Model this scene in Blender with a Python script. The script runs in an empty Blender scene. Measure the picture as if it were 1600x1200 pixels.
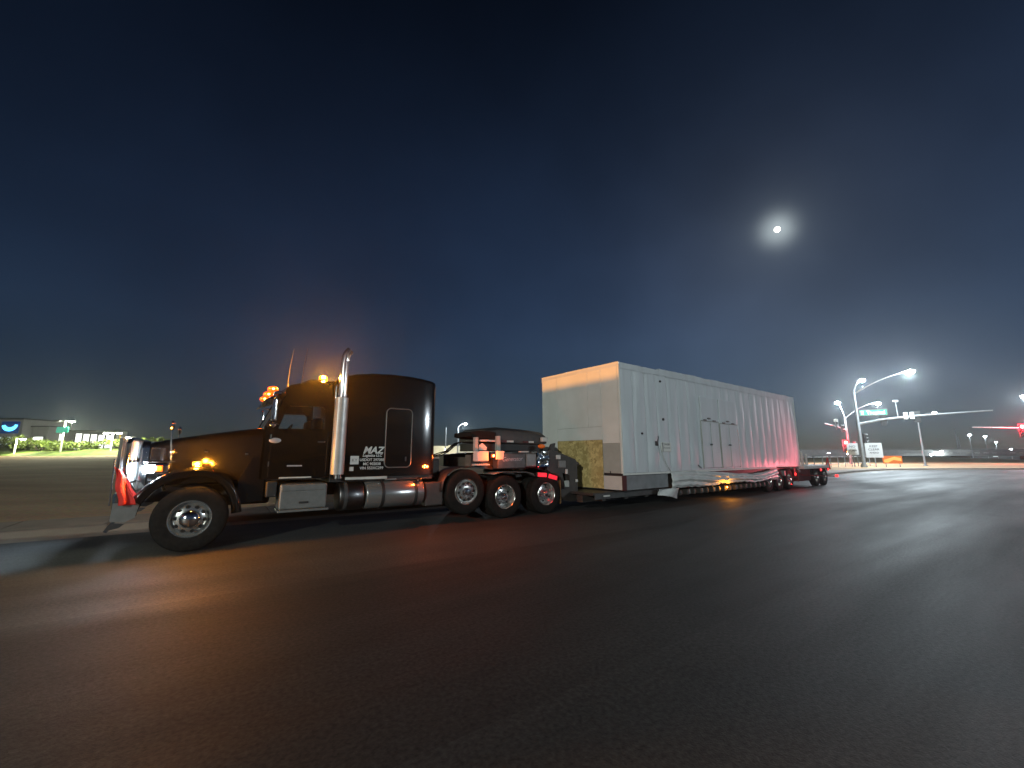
import bpy, bmesh, math, random
from mathutils import Vector, Matrix, noise, geometry

S = bpy.context.scene
COL = S.collection
R = math.radians
random.seed(7)

# ------------------------------------------------------------------ camera
cam = bpy.data.cameras.new("camera")
cam.sensor_width = 36.0
cam.sensor_fit = 'HORIZONTAL'
cam.lens = 14.4485
cam.clip_start = 0.05
cam.clip_end = 8000
camo = bpy.data.objects.new("camera", cam)
camo.location = (0, 0, 1.564)
camo.rotation_euler = (R(90 + 9.775), 0, 0)
COL.objects.link(camo)
S.camera = camo

# ------------------------------------------------------------------ night sky lit by the moon
MOON = Vector((0.51703, 0.73848, 0.43281))
SKY_STRENGTH = 0.0130
W = bpy.data.worlds.new("World")
S.world = W
W.use_nodes = True
nt = W.node_tree
nt.nodes.clear()
def wn(t, **k):
    n = nt.nodes.new(t)
    for a, b in k.items():
        setattr(n, a, b)
    return n
def wl(a, b):
    nt.links.new(a, b)
out = wn('ShaderNodeOutputWorld')
sky = wn('ShaderNodeTexSky', sky_type='NISHITA', sun_disc=False)
sky.sun_elevation = R(25.65)
sky.sun_rotation = R(35.0)
sky.altitude = 600
sky.air_density = 1.0
sky.dust_density = 0.35
sky.ozone_density = 2.0
hs = wn('ShaderNodeHueSaturation')
hs.inputs['Saturation'].default_value = 0.95
wl(sky.outputs[0], hs.inputs['Color'])
bg1 = wn('ShaderNodeBackground')
tint = wn('ShaderNodeMix', data_type='RGBA', blend_type='MULTIPLY')
tint.inputs[0].default_value = 1.0
tint.inputs[7].default_value = (0.74, 0.94, 1.24, 1)
wl(hs.outputs[0], tint.inputs[6])
wl(tint.outputs[2], bg1.inputs['Color'])
geo = wn('ShaderNodeNewGeometry')
# night sky thins out towards the zenith; faint uneven high cloud
sxyz = wn('ShaderNodeSeparateXYZ'); wl(geo.outputs['Incoming'], sxyz.inputs[0])
neg = wn('ShaderNodeMath', operation='MULTIPLY'); wl(sxyz.outputs['Z'], neg.inputs[0]); neg.inputs[1].default_value = -1.0
rmp = wn('ShaderNodeValToRGB'); wl(neg.outputs[0], rmp.inputs[0])
er = rmp.color_ramp
er.elements[0].position = 0.0; er.elements[0].color = (0.52,) * 3 + (1,)
er.elements[1].position = 1.0; er.elements[1].color = (0.12,) * 3 + (1,)
for p_, v_ in ((0.1, 0.64), (0.25, 0.78), (0.45, 0.66), (0.65, 0.42), (0.82, 0.20)):
    e_ = er.elements.new(p_); e_.color = (v_,) * 3 + (1,)
cn = wn('ShaderNodeTexNoise'); cn.inputs['Scale'].default_value = 2.6; cn.inputs['Detail'].default_value = 5; wl(geo.outputs['Incoming'], cn.inputs['Vector'])
cm = wn('ShaderNodeMapRange'); wl(cn.outputs['Fac'], cm.inputs['Value'])
cm.inputs['From Min'].default_value = 0.3; cm.inputs['From Max'].default_value = 0.7; cm.inputs['To Min'].default_value = 0.82; cm.inputs['To Max'].default_value = 1.16
k1 = wn('ShaderNodeMath', operation='MULTIPLY'); wl(rmp.outputs[0], k1.inputs[0]); wl(cm.outputs[0], k1.inputs[1])
k2 = wn('ShaderNodeMath', operation='MULTIPLY'); wl(k1.outputs[0], k2.inputs[0]); k2.inputs[1].default_value = SKY_STRENGTH
wl(k2.outputs[0], bg1.inputs['Strength'])
# moon corona in thin high cloud
dot = wn('ShaderNodeVectorMath', operation='DOT_PRODUCT')
dot.inputs[1].default_value = -MOON
wl(geo.outputs['Incoming'], dot.inputs[0])
ac = wn('ShaderNodeMath', operation='ARCCOSINE')
wl(dot.outputs['Value'], ac.inputs[0])
def gauss(sig, amp):
    d = wn('ShaderNodeMath', operation='DIVIDE'); wl(ac.outputs[0], d.inputs[0]); d.inputs[1].default_value = sig
    q = wn('ShaderNodeMath', operation='POWER'); wl(d.outputs[0], q.inputs[0]); q.inputs[1].default_value = 2.0
    m = wn('ShaderNodeMath', operation='MULTIPLY'); wl(q.outputs[0], m.inputs[0]); m.inputs[1].default_value = -1.0
    e = wn('ShaderNodeMath', operation='EXPONENT'); wl(m.outputs[0], e.inputs[0])
    k = wn('ShaderNodeMath', operation='MULTIPLY'); wl(e.outputs[0], k.inputs[0]); k.inputs[1].default_value = amp
    return k
g1 = gauss(0.027, 0.40)
g2 = gauss(0.070, 0.034)
ad = wn('ShaderNodeMath', operation='ADD'); wl(g1.outputs[0], ad.inputs[0]); wl(g2.outputs[0], ad.inputs[1])
bg2 = wn('ShaderNodeBackground')
bg2.inputs['Color'].default_value = (0.80, 0.92, 0.92, 1)
cn2 = wn('ShaderNodeTexNoise'); cn2.inputs['Scale'].default_value = 12; cn2.inputs['Detail'].default_value = 3; wl(geo.outputs['Incoming'], cn2.inputs['Vector'])
cm2 = wn('ShaderNodeMapRange'); wl(cn2.outputs['Fac'], cm2.inputs['Value'])
cm2.inputs['From Min'].default_value = 0.3; cm2.inputs['From Max'].default_value = 0.7; cm2.inputs['To Min'].default_value = 0.85; cm2.inputs['To Max'].default_value = 1.15
k3 = wn('ShaderNodeMath', operation='MULTIPLY'); wl(ad.outputs[0], k3.inputs[0]); wl(cm2.outputs[0], k3.inputs[1])
wl(k3.outputs[0], bg2.inputs['Strength'])
ash = wn('ShaderNodeAddShader')
wl(bg1.outputs[0], ash.inputs[0]); wl(bg2.outputs[0], ash.inputs[1])
wl(ash.outputs[0], out.inputs['Surface'])

# moonlight
sl = bpy.data.lights.new("moonlight", 'SUN')
sl.energy = 0.03
sl.angle = R(0.5)
sl.color = (0.95, 0.97, 1.0)
so = bpy.data.objects.new("moonlight", sl)
so.rotation_euler = MOON.to_track_quat('Z', 'Y').to_euler()
so.location = (0, 0, 60)
COL.objects.link(so)

# ------------------------------------------------------------------ exposure
S.view_settings.view_transform = 'Standard'
S.view_settings.look = 'None'
S.view_settings.exposure = 0.0
S.view_settings.gamma = 1.0
S.view_settings.use_curve_mapping = False
S.render.engine = 'CYCLES'
S.cycles.use_denoising = True
S.cycles.sample_clamp_indirect = 4.0
S.cycles.max_bounces = 6
S.cycles.volume_bounces = 0
S.cycles.transparent_max_bounces = 12
S.cycles.caustics_reflective = False
S.cycles.caustics_refractive = False

# ------------------------------------------------------------------ materials
MATS = {}
def pm(name, col, rough=0.5, metal=0.0, spec=0.5, coat=0.0, var=0.0, vscale=4.0, stretch=(1, 1, 1),
       bump=0.0, bscale=40.0, rvar=0.0, col2=None, emit=None, estr=0.0, trans=0.0, sample=True, dist=0.02, detail=5.0, alpha=1.0):
    """principled material; var mixes towards col2 (or a darker col) with object-space noise"""
    m = bpy.data.materials.new(name)
    m.use_nodes = True
    t = m.node_tree
    b = t.nodes['Principled BSDF']
    b.inputs['Base Color'].default_value = (*col, 1)
    b.inputs['Roughness'].default_value = rough
    b.inputs['Metallic'].default_value = metal
    b.inputs['Specular IOR Level'].default_value = spec
    b.inputs['Coat Weight'].default_value = coat
    b.inputs['Coat Roughness'].default_value = 0.06
    b.inputs['Transmission Weight'].default_value = trans
    if alpha < 1:
        b.inputs['Alpha'].default_value = alpha
    if emit is not None:
        b.inputs['Emission Color'].default_value = (*emit, 1)
        b.inputs['Emission Strength'].default_value = estr
        if not sample:
            m.cycles.emission_sampling = 'NONE'
    if var or bump or rvar:
        tc = t.nodes.new('ShaderNodeTexCoord')
        mp = t.nodes.new('ShaderNodeMapping')
        mp.inputs['Scale'].default_value = stretch
        t.links.new(tc.outputs['Object'], mp.inputs['Vector'])
    if var or rvar:
        n = t.nodes.new('ShaderNodeTexNoise')
        n.inputs['Scale'].default_value = vscale
        n.inputs['Detail'].default_value = detail
        n.inputs['Roughness'].default_value = 0.6
        t.links.new(mp.outputs[0], n.inputs['Vector'])
        rr = t.nodes.new('ShaderNodeMapRange')
        rr.inputs['From Min'].default_value = 0.32
        rr.inputs['From Max'].default_value = 0.68
        t.links.new(n.outputs['Fac'], rr.inputs['Value'])
        if var:
            mx = t.nodes.new('ShaderNodeMix'); mx.data_type = 'RGBA'
            c2 = col2 if col2 is not None else tuple(c * (1 - var) for c in col)
            mx.inputs[6].default_value = (*col, 1)
            mx.inputs[7].default_value = (*c2, 1)
            t.links.new(rr.outputs[0], mx.inputs[0])
            t.links.new(mx.outputs[2], b.inputs['Base Color'])
        if rvar:
            r2 = t.nodes.new('ShaderNodeMapRange')
            r2.inputs['To Min'].default_value = max(0.02, rough - rvar)
            r2.inputs['To Max'].default_value = min(1.0, rough + rvar)
            t.links.new(n.outputs['Fac'], r2.inputs['Value'])
            t.links.new(r2.outputs[0], b.inputs['Roughness'])
    if bump:
        n2 = t.nodes.new('ShaderNodeTexNoise')
        n2.inputs['Scale'].default_value = bscale
        n2.inputs['Detail'].default_value = 4.0
        t.links.new(mp.outputs[0], n2.inputs['Vector'])
        bp = t.nodes.new('ShaderNodeBump')
        bp.inputs['Strength'].default_value = bump
        bp.inputs['Distance'].default_value = dist
        t.links.new(n2.outputs['Fac'], bp.inputs['Height'])
        t.links.new(bp.outputs[0], b.inputs['Normal'])
    MATS[name] = m
    return m

pm('black_paint', (0.004, 0.0038, 0.0038), 0.13, spec=0.45, coat=0.35, rvar=0.04, vscale=3)
pm('black_trim', (0.02, 0.02, 0.02), 0.55, bump=0.15, bscale=120)
pm('rubber', (0.009, 0.0085, 0.008), 0.8, spec=0.12, var=0.5, vscale=14, col2=(0.017, 0.016, 0.015), bump=0.2, bscale=60)
pm('chrome', (0.80, 0.80, 0.80), 0.09, metal=1, rvar=0.05, vscale=9, bump=0.03, bscale=12)
pm('guard_alu', (0.58, 0.58, 0.56), 0.36, metal=0.4, var=0.25, vscale=5, rvar=0.1, bump=0.05, bscale=30)
pm('aluminium', (0.26, 0.26, 0.25), 0.36, metal=0.45, var=0.25, vscale=6, rvar=0.10, bump=0.05, bscale=90)
pm('brushed_tank', (0.55, 0.55, 0.54), 0.24, metal=0.8, var=0.2, vscale=10, stretch=(1, 8, 8), rvar=0.08)
pm('dull_tank', (0.22, 0.22, 0.22), 0.35, metal=1, var=0.4, vscale=6, rvar=0.1)
pm('wheel_polish', (0.66, 0.66, 0.63), 0.2, metal=0.85, var=0.25, vscale=20, rvar=0.08)
pm('wheel_steel', (0.40, 0.40, 0.38), 0.45, metal=0.4, var=0.4, vscale=12)
pm('dark_hole', (0.006, 0.006, 0.006), 0.9)
pm('steel_dark', (0.035, 0.034, 0.034), 0.5, metal=0.2, var=0.5, vscale=7, col2=(0.06, 0.052, 0.045), bump=0.15, bscale=60)
pm('steel_grey', (0.10, 0.10, 0.10), 0.45, metal=0.3, var=0.4, vscale=6, bump=0.1, bscale=50)
pm('red_steel', (0.09, 0.012, 0.010), 0.5, var=0.5, vscale=5, bump=0.1, bscale=40)
pm('white_trim', (0.62, 0.62, 0.58), 0.5, var=0.25, vscale=5)
pm('lettering', (0.58, 0.59, 0.58), 0.5)
pm('sticker_ink', (0.12, 0.12, 0.12), 0.6)
pm('badge', (0.42, 0.40, 0.42), 0.4, metal=0.2)
pm('cab_glass', (0.9, 0.95, 0.93), 0.02, trans=1.0, spec=0.5)
pm('seat_cloth', (0.20, 0.19, 0.18), 0.8, var=0.3)
pm('panel_white', (0.64, 0.69, 0.72), 0.42, var=0.12, vscale=1.2, stretch=(2.5, 1, 0.35), col2=(0.54, 0.58, 0.60), bump=0.25, bscale=1.6, dist=0.03)
pm('sheet_white', (0.72, 0.74, 0.71), 0.55, var=0.12, vscale=1.1, col2=(0.62, 0.64, 0.60), bump=0.08, bscale=5)
pm('sheet_grey', (0.40, 0.43, 0.40), 0.6, var=0.2, vscale=2)
pm('sheet_pale', (0.60, 0.60, 0.57), 0.6, var=0.15, vscale=2)
pm('skid_grey', (0.24, 0.25, 0.26), 0.55, var=0.3, vscale=3, bump=0.1, bscale=20)
pm('tarp', (0.66, 0.68, 0.67), 0.38, var=0.2, vscale=4, bump=0.35, bscale=7, dist=0.03)
pm('red_cloth', (0.75, 0.03, 0.02), 0.7, var=0.25, vscale=6, bump=0.2, bscale=90)
pm('galvanised', (0.30, 0.32, 0.33), 0.5, metal=0.4, var=0.25, vscale=3)
pm('signal_black', (0.015, 0.015, 0.014), 0.5, var=0.3)
pm('sign_white', (0.55, 0.57, 0.58), 0.5, var=0.06)
pm('sign_orange', (0.60, 0.13, 0.015), 0.5, var=0.1)
pm('sign_yellow', (0.75, 0.42, 0.10), 0.5)
pm('sign_ink', (0.03, 0.03, 0.035), 0.6)
pm('concrete', (0.29, 0.235, 0.175), 0.85, var=0.3, vscale=1.5, col2=(0.20, 0.16, 0.12), bump=0.25, bscale=60)
pm('kerb_tan', (0.22, 0.18, 0.14), 0.9, var=0.35, vscale=1.2, col2=(0.15, 0.12, 0.095), bump=0.3, bscale=40)
pm('concrete_pale', (0.30, 0.30, 0.285), 0.85, var=0.25, vscale=0.7, bump=0.2, bscale=30)
pm('wall_cream', (0.55, 0.52, 0.40), 0.8, var=0.3, vscale=0.6, bump=0.2, bscale=12)
pm('facade', (0.42, 0.42, 0.40), 0.7, var=0.15, vscale=0.5)
pm('facade_dark', (0.10, 0.11, 0.11), 0.6, var=0.3, vscale=0.8)
pm('bark', (0.09, 0.07, 0.05), 0.9, var=0.3, vscale=8, bump=0.3)
pm('leaf', (0.11, 0.17, 0.02), 0.6, var=0.5, vscale=0.8, col2=(0.13, 0.16, 0.03))
pm('grass', (0.13, 0.18, 0.018), 0.9, var=0.6, vscale=0.5, col2=(0.05, 0.085, 0.012), bump=0.6, bscale=3, dist=0.2)
pm('dry_brush', (0.16, 0.14, 0.07), 0.9, var=0.5, vscale=0.7, bump=0.5, bscale=3, dist=0.2)
pm('mud_flap', (0.17, 0.09, 0.03), 0.6, var=0.3)
pm('yellow_lit_post', (0.6, 0.38, 0.04), 0.6)

AMBER = (1.0, 0.34, 0.02)
ORED = (1.0, 0.13, 0.015)
RED = (1.0, 0.03, 0.03)
pm('lens_amber', (0.35, 0.09, 0.005), 0.3, emit=(1.0, 0.30, 0.015), estr=2.2, sample=False)
pm('bulb_amber', (0.8, 0.5, 0.1), 0.3, emit=(1.0, 0.62, 0.14), estr=12, sample=False)
pm('lens_orange', (0.25, 0.04, 0.004), 0.3, emit=(1.0, 0.12, 0.008), estr=1.3, sample=False)
pm('lens_red', (0.5, 0.01, 0.01), 0.3, emit=RED, estr=3.0, sample=False)
pm('flare_red', (0.6, 0.02, 0.03), 0.25, emit=(1.0, 0.03, 0.06), estr=0.7)
pm('lens_orange_dim', (0.6, 0.12, 0.01), 0.3, emit=(1.0, 0.18, 0.02), estr=0.12)
pm('lens_head', (0.8, 0.8, 0.8), 0.2, emit=(0.88, 0.94, 1.0), estr=22, sample=False)
pm('lens_street', (0.9, 0.9, 0.9), 0.3, emit=(0.90, 0.97, 1.0), estr=60, sample=False)
pm('lens_warmwhite', (0.9, 0.9, 0.9), 0.3, emit=(1.0, 0.98, 0.86), estr=50, sample=False)
pm('lens_signal_red', (0.6, 0.02, 0.02), 0.3, emit=(1.0, 0.22, 0.16), estr=30, sample=False)
pm('lens_signal_orange', (0.6, 0.2, 0.02), 0.3, emit=(1.0, 0.42, 0.10), estr=9, sample=False)
pm('lens_off', (0.03, 0.03, 0.03), 0.3)
pm('sign_green_lit', (0.005, 0.12, 0.06), 0.5, emit=(0.03, 0.62, 0.36), estr=0.65)
pm('sign_green_letter', (0.8, 0.9, 0.85), 0.4, emit=(0.80, 1.0, 0.92), estr=1.3)
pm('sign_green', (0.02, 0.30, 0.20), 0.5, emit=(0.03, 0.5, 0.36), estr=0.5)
pm('logo_blue', (0.02, 0.2, 0.7), 0.4, emit=(0.10, 0.65, 1.0), estr=3.0)
pm('logo_back', (0.01, 0.08, 0.35), 0.5, emit=(0.01, 0.10, 0.55), estr=0.10)
pm('bay_lit', (0.8, 0.8, 0.78), 0.5, emit=(0.98, 1.0, 0.90), estr=1.5)
pm('window_lit', (0.7, 0.7, 0.6), 0.4, emit=(0.70, 0.90, 1.0), estr=0.6)
pm('window_yellow', (0.7, 0.6, 0.3), 0.4, emit=(1.0, 0.85, 0.45), estr=0.8)
pm('moon_face', (0.5, 0.5, 0.5), 0.9, emit=(1.0, 0.95, 0.84), estr=5.0, sample=False)

def asphalt_material():
    m = bpy.data.materials.new('asphalt'); m.use_nodes = True
    t = m.node_tree; N = t.nodes; L = t.links
    b = N['Principled BSDF']
    tc = N.new('ShaderNodeTexCoord')
    mp = N.new('ShaderNodeMapping'); mp.inputs['Rotation'].default_value = (0, 0, -R(35.4)); L.new(tc.outputs['Object'], mp.inputs['Vector'])
    st = N.new('ShaderNodeMapping'); st.inputs['Scale'].default_value = (0.12, 1.0, 1.0); L.new(mp.outputs[0], st.inputs['Vector'])
    def nz(src, sc, det=6, ro=0.6):
        n = N.new('ShaderNodeTexNoise'); n.inputs['Scale'].default_value = sc; n.inputs['Detail'].default_value = det; n.inputs['Roughness'].default_value = ro
        L.new(src.outputs[0], n.inputs['Vector']); return n
    def rng(src, a, c, d, e):
        r = N.new('ShaderNodeMapRange'); L.new(src, r.inputs['Value'])
        for k, v in zip(('From Min', 'From Max', 'To Min', 'To Max'), (a, c, d, e)):
            r.inputs[k].default_value = v
        return r
    def mul(a, c):
        k = N.new('ShaderNodeMath'); k.operation = 'MULTIPLY'; L.new(a, k.inputs[0]); L.new(c, k.inputs[1]); return k
    big = rng(nz(mp, 0.16).outputs['Fac'], 0.3, 0.7, 0.62, 1.5)         # patches
    streak = rng(nz(st, 1.1).outputs['Fac'], 0.3, 0.7, 0.78, 1.22)       # traffic wear along the lane
    fine = rng(nz(mp, 30.0, 4).outputs['Fac'], 0.28, 0.72, 0.42, 1.65)    # aggregate
    blot = rng(nz(mp, 0.75, 3).outputs['Fac'], 0.64, 0.74, 1.0, 0.75)    # oil stains
    # tar-sealed cracks: thin lines where a distorted wave crosses its crest
    vo = N.new('ShaderNodeTexVoronoi'); vo.feature = 'DISTANCE_TO_EDGE'; vo.inputs['Scale'].default_value = 0.16
    wob = nz(mp, 0.9, 4)
    mixv = N.new('ShaderNodeVectorMath'); mixv.operation = 'SCALE'; mixv.inputs['Scale'].default_value = 1.6; L.new(wob.outputs['Color'], mixv.inputs[0])
    addv = N.new('ShaderNodeVectorMath'); addv.operation = 'ADD'; L.new(mp.outputs[0], addv.inputs[0]); L.new(mixv.outputs[0], addv.inputs[1])
    L.new(addv.outputs[0], vo.inputs['Vector'])
    crack = rng(vo.outputs['Distance'], 0.001, 0.003, 0.86, 1.0)
    # paving strips; a light and shadow edge put into their tone steps
    sx = N.new('ShaderNodeSeparateXYZ'); L.new(mp.outputs[0], sx.inputs[0])
    wv = N.new('ShaderNodeMath'); wv.operation = 'MULTIPLY_ADD'; wv.inputs[1].default_value = 1 / 3.7; wv.inputs[2].default_value = 0.38; L.new(sx.outputs['Y'], wv.inputs[0])
    fl = N.new('ShaderNodeMath'); fl.operation = 'FLOOR'; L.new(wv.outputs[0], fl.inputs[0])
    wn_ = N.new('ShaderNodeTexWhiteNoise'); wn_.noise_dimensions = '1D'; L.new(fl.outputs[0], wn_.inputs['W'])
    strip = rng(wn_.outputs['Value'], 0, 1, 0.74, 1.24)
    v = mul(big.outputs[0], streak.outputs[0]); v = mul(v.outputs[0], fine.outputs[0]); v = mul(v.outputs[0], blot.outputs[0])
    v = mul(v.outputs[0], crack.outputs[0]); v = mul(v.outputs[0], strip.outputs[0])
    colr = N.new('ShaderNodeMix'); colr.data_type = 'RGBA'; colr.blend_type = 'MULTIPLY'; colr.inputs[0].default_value = 1.0
    colr.inputs[6].default_value = (0.037, 0.0357, 0.034, 1)
    cmb = N.new('ShaderNodeCombineColor')
    for i in range(3):
        L.new(v.outputs[0], cmb.inputs[i])
    L.new(cmb.outputs[0], colr.inputs[7])
    L.new(colr.outputs[2], b.inputs['Base Color'])
    ro = rng(nz(st, 0.7, 5).outputs['Fac'], 0.3, 0.7, 0.60, 0.80)
    L.new(ro.outputs[0], b.inputs['Roughness'])
    b.inputs['Specular IOR Level'].default_value = 0.28
    bp = N.new('ShaderNodeBump'); bp.inputs['Strength'].default_value = 0.45; bp.inputs['Distance'].default_value = 0.007
    L.new(nz(mp, 70.0, 3).outputs['Fac'], bp.inputs['Height'])
    bp2 = N.new('ShaderNodeBump'); bp2.inputs['Strength'].default_value = 0.07; bp2.inputs['Distance'].default_value = 0.05
    L.new(nz(st, 0.9, 3).outputs['Fac'], bp2.inputs['Height']); L.new(bp.outputs[0], bp2.inputs['Normal'])
    L.new(bp2.outputs[0], b.inputs['Normal'])
    MATS['asphalt'] = m

def dirt_material():
    m = bpy.data.materials.new('dirt'); m.use_nodes = True
    t = m.node_tree; N = t.nodes; L = t.links
    b = N['Principled BSDF']
    tc = N.new('ShaderNodeTexCoord')
    mp = N.new('ShaderNodeMapping'); mp.inputs['Rotation'].default_value = (0, 0, -R(35.4)); mp.inputs['Scale'].default_value = (0.35, 1, 1)
    L.new(tc.outputs['Object'], mp.inputs['Vector'])
    n1 = N.new('ShaderNodeTexNoise'); n1.inputs['Scale'].default_value = 0.35; n1.inputs['Detail'].default_value = 7; L.new(mp.outputs[0], n1.inputs['Vector'])
    n2 = N.new('ShaderNodeTexNoise'); n2.inputs['Scale'].default_value = 9; n2.inputs['Detail'].default_value = 5; L.new(tc.outputs['Object'], n2.inputs['Vector'])
    cr = N.new('ShaderNodeValToRGB')
    cr.color_ramp.elements[0].position = 0.3; cr.color_ramp.elements[0].color = (0.30, 0.18, 0.088, 1)
    cr.color_ramp.elements[1].position = 0.72; cr.color_ramp.elements[1].color = (0.50, 0.335, 0.18, 1)
    L.new(n1.outputs['Fac'], cr.inputs[0])
    mx = N.new('ShaderNodeMix'); mx.data_type = 'RGBA'; mx.blend_type = 'OVERLAY'; mx.inputs[0].default_value = 0.6
    L.new(cr.outputs[0], mx.inputs[6]); L.new(n2.outputs['Color'], mx.inputs[7])
    L.new(mx.outputs[2], b.inputs['Base Color'])
    b.inputs['Roughness'].default_value = 0.95
    bp = N.new('ShaderNodeBump'); bp.inputs['Strength'].default_value = 0.5; bp.inputs['Distance'].default_value = 0.06
    L.new(n2.outputs['Fac'], bp.inputs['Height']); L.new(bp.outputs[0], b.inputs['Normal'])
    MATS['dirt'] = m

def osb_material():
    m = bpy.data.materials.new('osb'); m.use_nodes = True
    t = m.node_tree; N = t.nodes; L = t.links
    b = N['Principled BSDF']
    tc = N.new('ShaderNodeTexCoord')
    nb = N.new('ShaderNodeTexNoise'); nb.inputs['Scale'].default_value = 7; L.new(tc.outputs['Object'], nb.inputs['Vector'])
    sc = N.new('ShaderNodeVectorMath'); sc.operation = 'SCALE'; sc.inputs['Scale'].default_value = 0.35; L.new(nb.outputs['Color'], sc.inputs[0])
    ad_ = N.new('ShaderNodeVectorMath'); ad_.operation = 'ADD'; L.new(tc.outputs['Object'], ad_.inputs[0]); L.new(sc.outputs[0], ad_.inputs[1])
    vo = N.new('ShaderNodeTexVoronoi'); vo.inputs['Scale'].default_value = 10; L.new(ad_.outputs[0], vo.inputs['Vector'])
    cr = N.new('ShaderNodeValToRGB')
    cr.color_ramp.elements[0].color = (0.36, 0.26, 0.09, 1); cr.color_ramp.elements[1].color = (0.68, 0.54, 0.23, 1)
    sp = N.new('ShaderNodeSeparateColor'); L.new(vo.outputs['Color'], sp.inputs[0]); L.new(sp.outputs[0], cr.inputs[0])
    L.new(cr.outputs[0], b.inputs['Base Color'])
    b.inputs['Roughness'].default_value = 0.7
    bp = N.new('ShaderNodeBump'); bp.inputs['Strength'].default_value = 0.4; bp.inputs['Distance'].default_value = 0.004
    L.new(sp.outputs[1], bp.inputs['Height']); L.new(bp.outputs[0], b.inputs['Normal'])
    MATS['osb'] = m
asphalt_material(); dirt_material(); osb_material()

# ------------------------------------------------------------------ mesh helpers
class G:
    """collects shapes in one bmesh; done() links it as ONE mesh object"""
    def __init__(s):
        s.bm = bmesh.new(); s.hard = False
    def box(s, x0, x1, y0, y1, z0, z1, bev=0.0, seg=2, M=None):
        r = bmesh.ops.create_cube(s.bm, size=1.0)
        vs = r['verts']
        for v in vs:
            v.co = Vector(((x0 + x1) / 2 + v.co.x * (x1 - x0), (y0 + y1) / 2 + v.co.y * (y1 - y0), (z0 + z1) / 2 + v.co.z * (z1 - z0)))
        if M is not None:
            bmesh.ops.transform(s.bm, matrix=M, verts=vs)
        if bev:
            s.hard = True
            es = list({e for v in vs for e in v.link_edges})
            bmesh.ops.bevel(s.bm, geom=es, offset=bev, segments=seg, affect='EDGES', profile=0.5)
        return s
    def ring(s, pts):
        return [s.bm.verts.new(p) for p in pts]
    def loft(s, rings, closed=True, caps=True):
        vr = [s.ring(r) for r in rings]
        n = len(vr[0])
        for a, b in zip(vr, vr[1:]):
            for i in range(n if closed else n - 1):
                j = (i + 1) % n
                s.bm.faces.new((a[i], a[j], b[j], b[i]))
        if caps and closed:
            s.bm.faces.new(list(reversed(vr[0])))
            s.bm.faces.new(vr[-1])
        return s
    def tube(s, pts, r, n=8, caps=True):
        pts = [Vector(p) for p in pts]
        rs = r if isinstance(r, (list, tuple)) else [r] * len(pts)
        rings = []
        up = Vector((0, 0, 1))
        for i, p in enumerate(pts):
            d = (pts[min(i + 1, len(pts) - 1)] - pts[max(i - 1, 0)]).normalized()
            if abs(d.z) > 0.95:
                a = d.cross(Vector((1, 0, 0))).normalized()
            else:
                a = d.cross(up).normalized()
            if rings and a.dot(la) < 0:
                a = -a
            la = a
            b = d.cross(a).normalized()
            rings.append([p + (a * math.cos(2 * math.pi * k / n) + b * math.sin(2 * math.pi * k / n)) * rs[i] for k in range(n)])
        return s.loft(rings, True, caps)
    def cyl(s, p0, p1, r0, r1=None, n=20):
        return s.tube([p0, p1], [r0, r0 if r1 is None else r1], n)
    def lathe(s, prof, n=40, c=(0, 0, 0), axis='y', closed_prof=False):
        """prof: (radius, offset along axis)"""
        c = Vector(c)
        rings = []
        for r, h in prof:
            rg = []
            for k in range(n):
                a = 2 * math.pi * k / n
                x, y = r * math.cos(a), r * math.sin(a)
                rg.append(c + (Vector((x, h, y)) if axis == 'y' else Vector((x, y, h)) if axis == 'z' else Vector((h, x, y))))
            rings.append(rg)
        if closed_prof:
            rings.append(rings[0])
        return s.loft(rings, True, False)
    def plate(s, outer, holes, f, t):
        """flat plate with holes; f(a,b,depth) maps plane coords to 3-d, thickness t"""
        polys = [[Vector((a, b, 0)) for a, b in outer]] + [[Vector((a, b, 0)) for a, b in h] for h in holes]
        flat = [p for q in polys for p in q]
        tris = geometry.tessellate_polygon(polys)
        fr = [s.bm.verts.new(f(p.x, p.y, 0)) for p in flat]
        bk = [s.bm.verts.new(f(p.x, p.y, t)) for p in flat]
        for a, b, c in tris:
            s.bm.faces.new((fr[a], fr[b], fr[c])); s.bm.faces.new((bk[c], bk[b], bk[a]))
        o = 0
        for q in polys:
            n = len(q)
            for i in range(n):
                j = (i + 1) % n
                s.bm.faces.new((fr[o + i], fr[o + j], bk[o + j], bk[o + i]))
            o += n
        return s
    def ball(s, c, rx, ry=None, rz=None, nu=16, nv=10):
        ry = rx if ry is None else ry; rz = rx if rz is None else rz
        r = bmesh.ops.create_uvsphere(s.bm, u_segments=nu, v_segments=nv, radius=1.0)
        for v in r['verts']:
            v.co = Vector((c[0] + v.co.x * rx, c[1] + v.co.y * ry, c[2] + v.co.z * rz))
        return s
    def grid(s, nu, nv, f):
        vs = [[s.bm.verts.new(f(i / nu, j / nv)) for j in range(nv + 1)] for i in range(nu + 1)]
        for i in range(nu):
            for j in range(nv):
                s.bm.faces.new((vs[i][j], vs[i + 1][j], vs[i + 1][j + 1], vs[i][j + 1]))
        return s
    def mesh(s, name, m, smooth=40):
        bmesh.ops.recalc_face_normals(s.bm, faces=s.bm.faces)
        me = bpy.data.meshes.new(name)
        s.bm.to_mesh(me); s.bm.free()
        me.materials.append(MATS[m])
        if smooth:
            me.shade_smooth()
            me.set_sharp_from_angle(angle=R(13 if s.hard else smooth))
        return me
    def done(s, name, m, parent=None, smooth=40, loc=None, rot=None):
        return put(name, s.mesh(name, m, smooth), parent, loc, rot)
def put(name, me, parent=None, loc=None, rot=None):
    o = bpy.data.objects.new(name, me)
    COL.objects.link(o)
    o.parent = parent
    if loc is not None: o.location = loc
    if rot is not None: o.rotation_euler = rot
    return o
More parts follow.
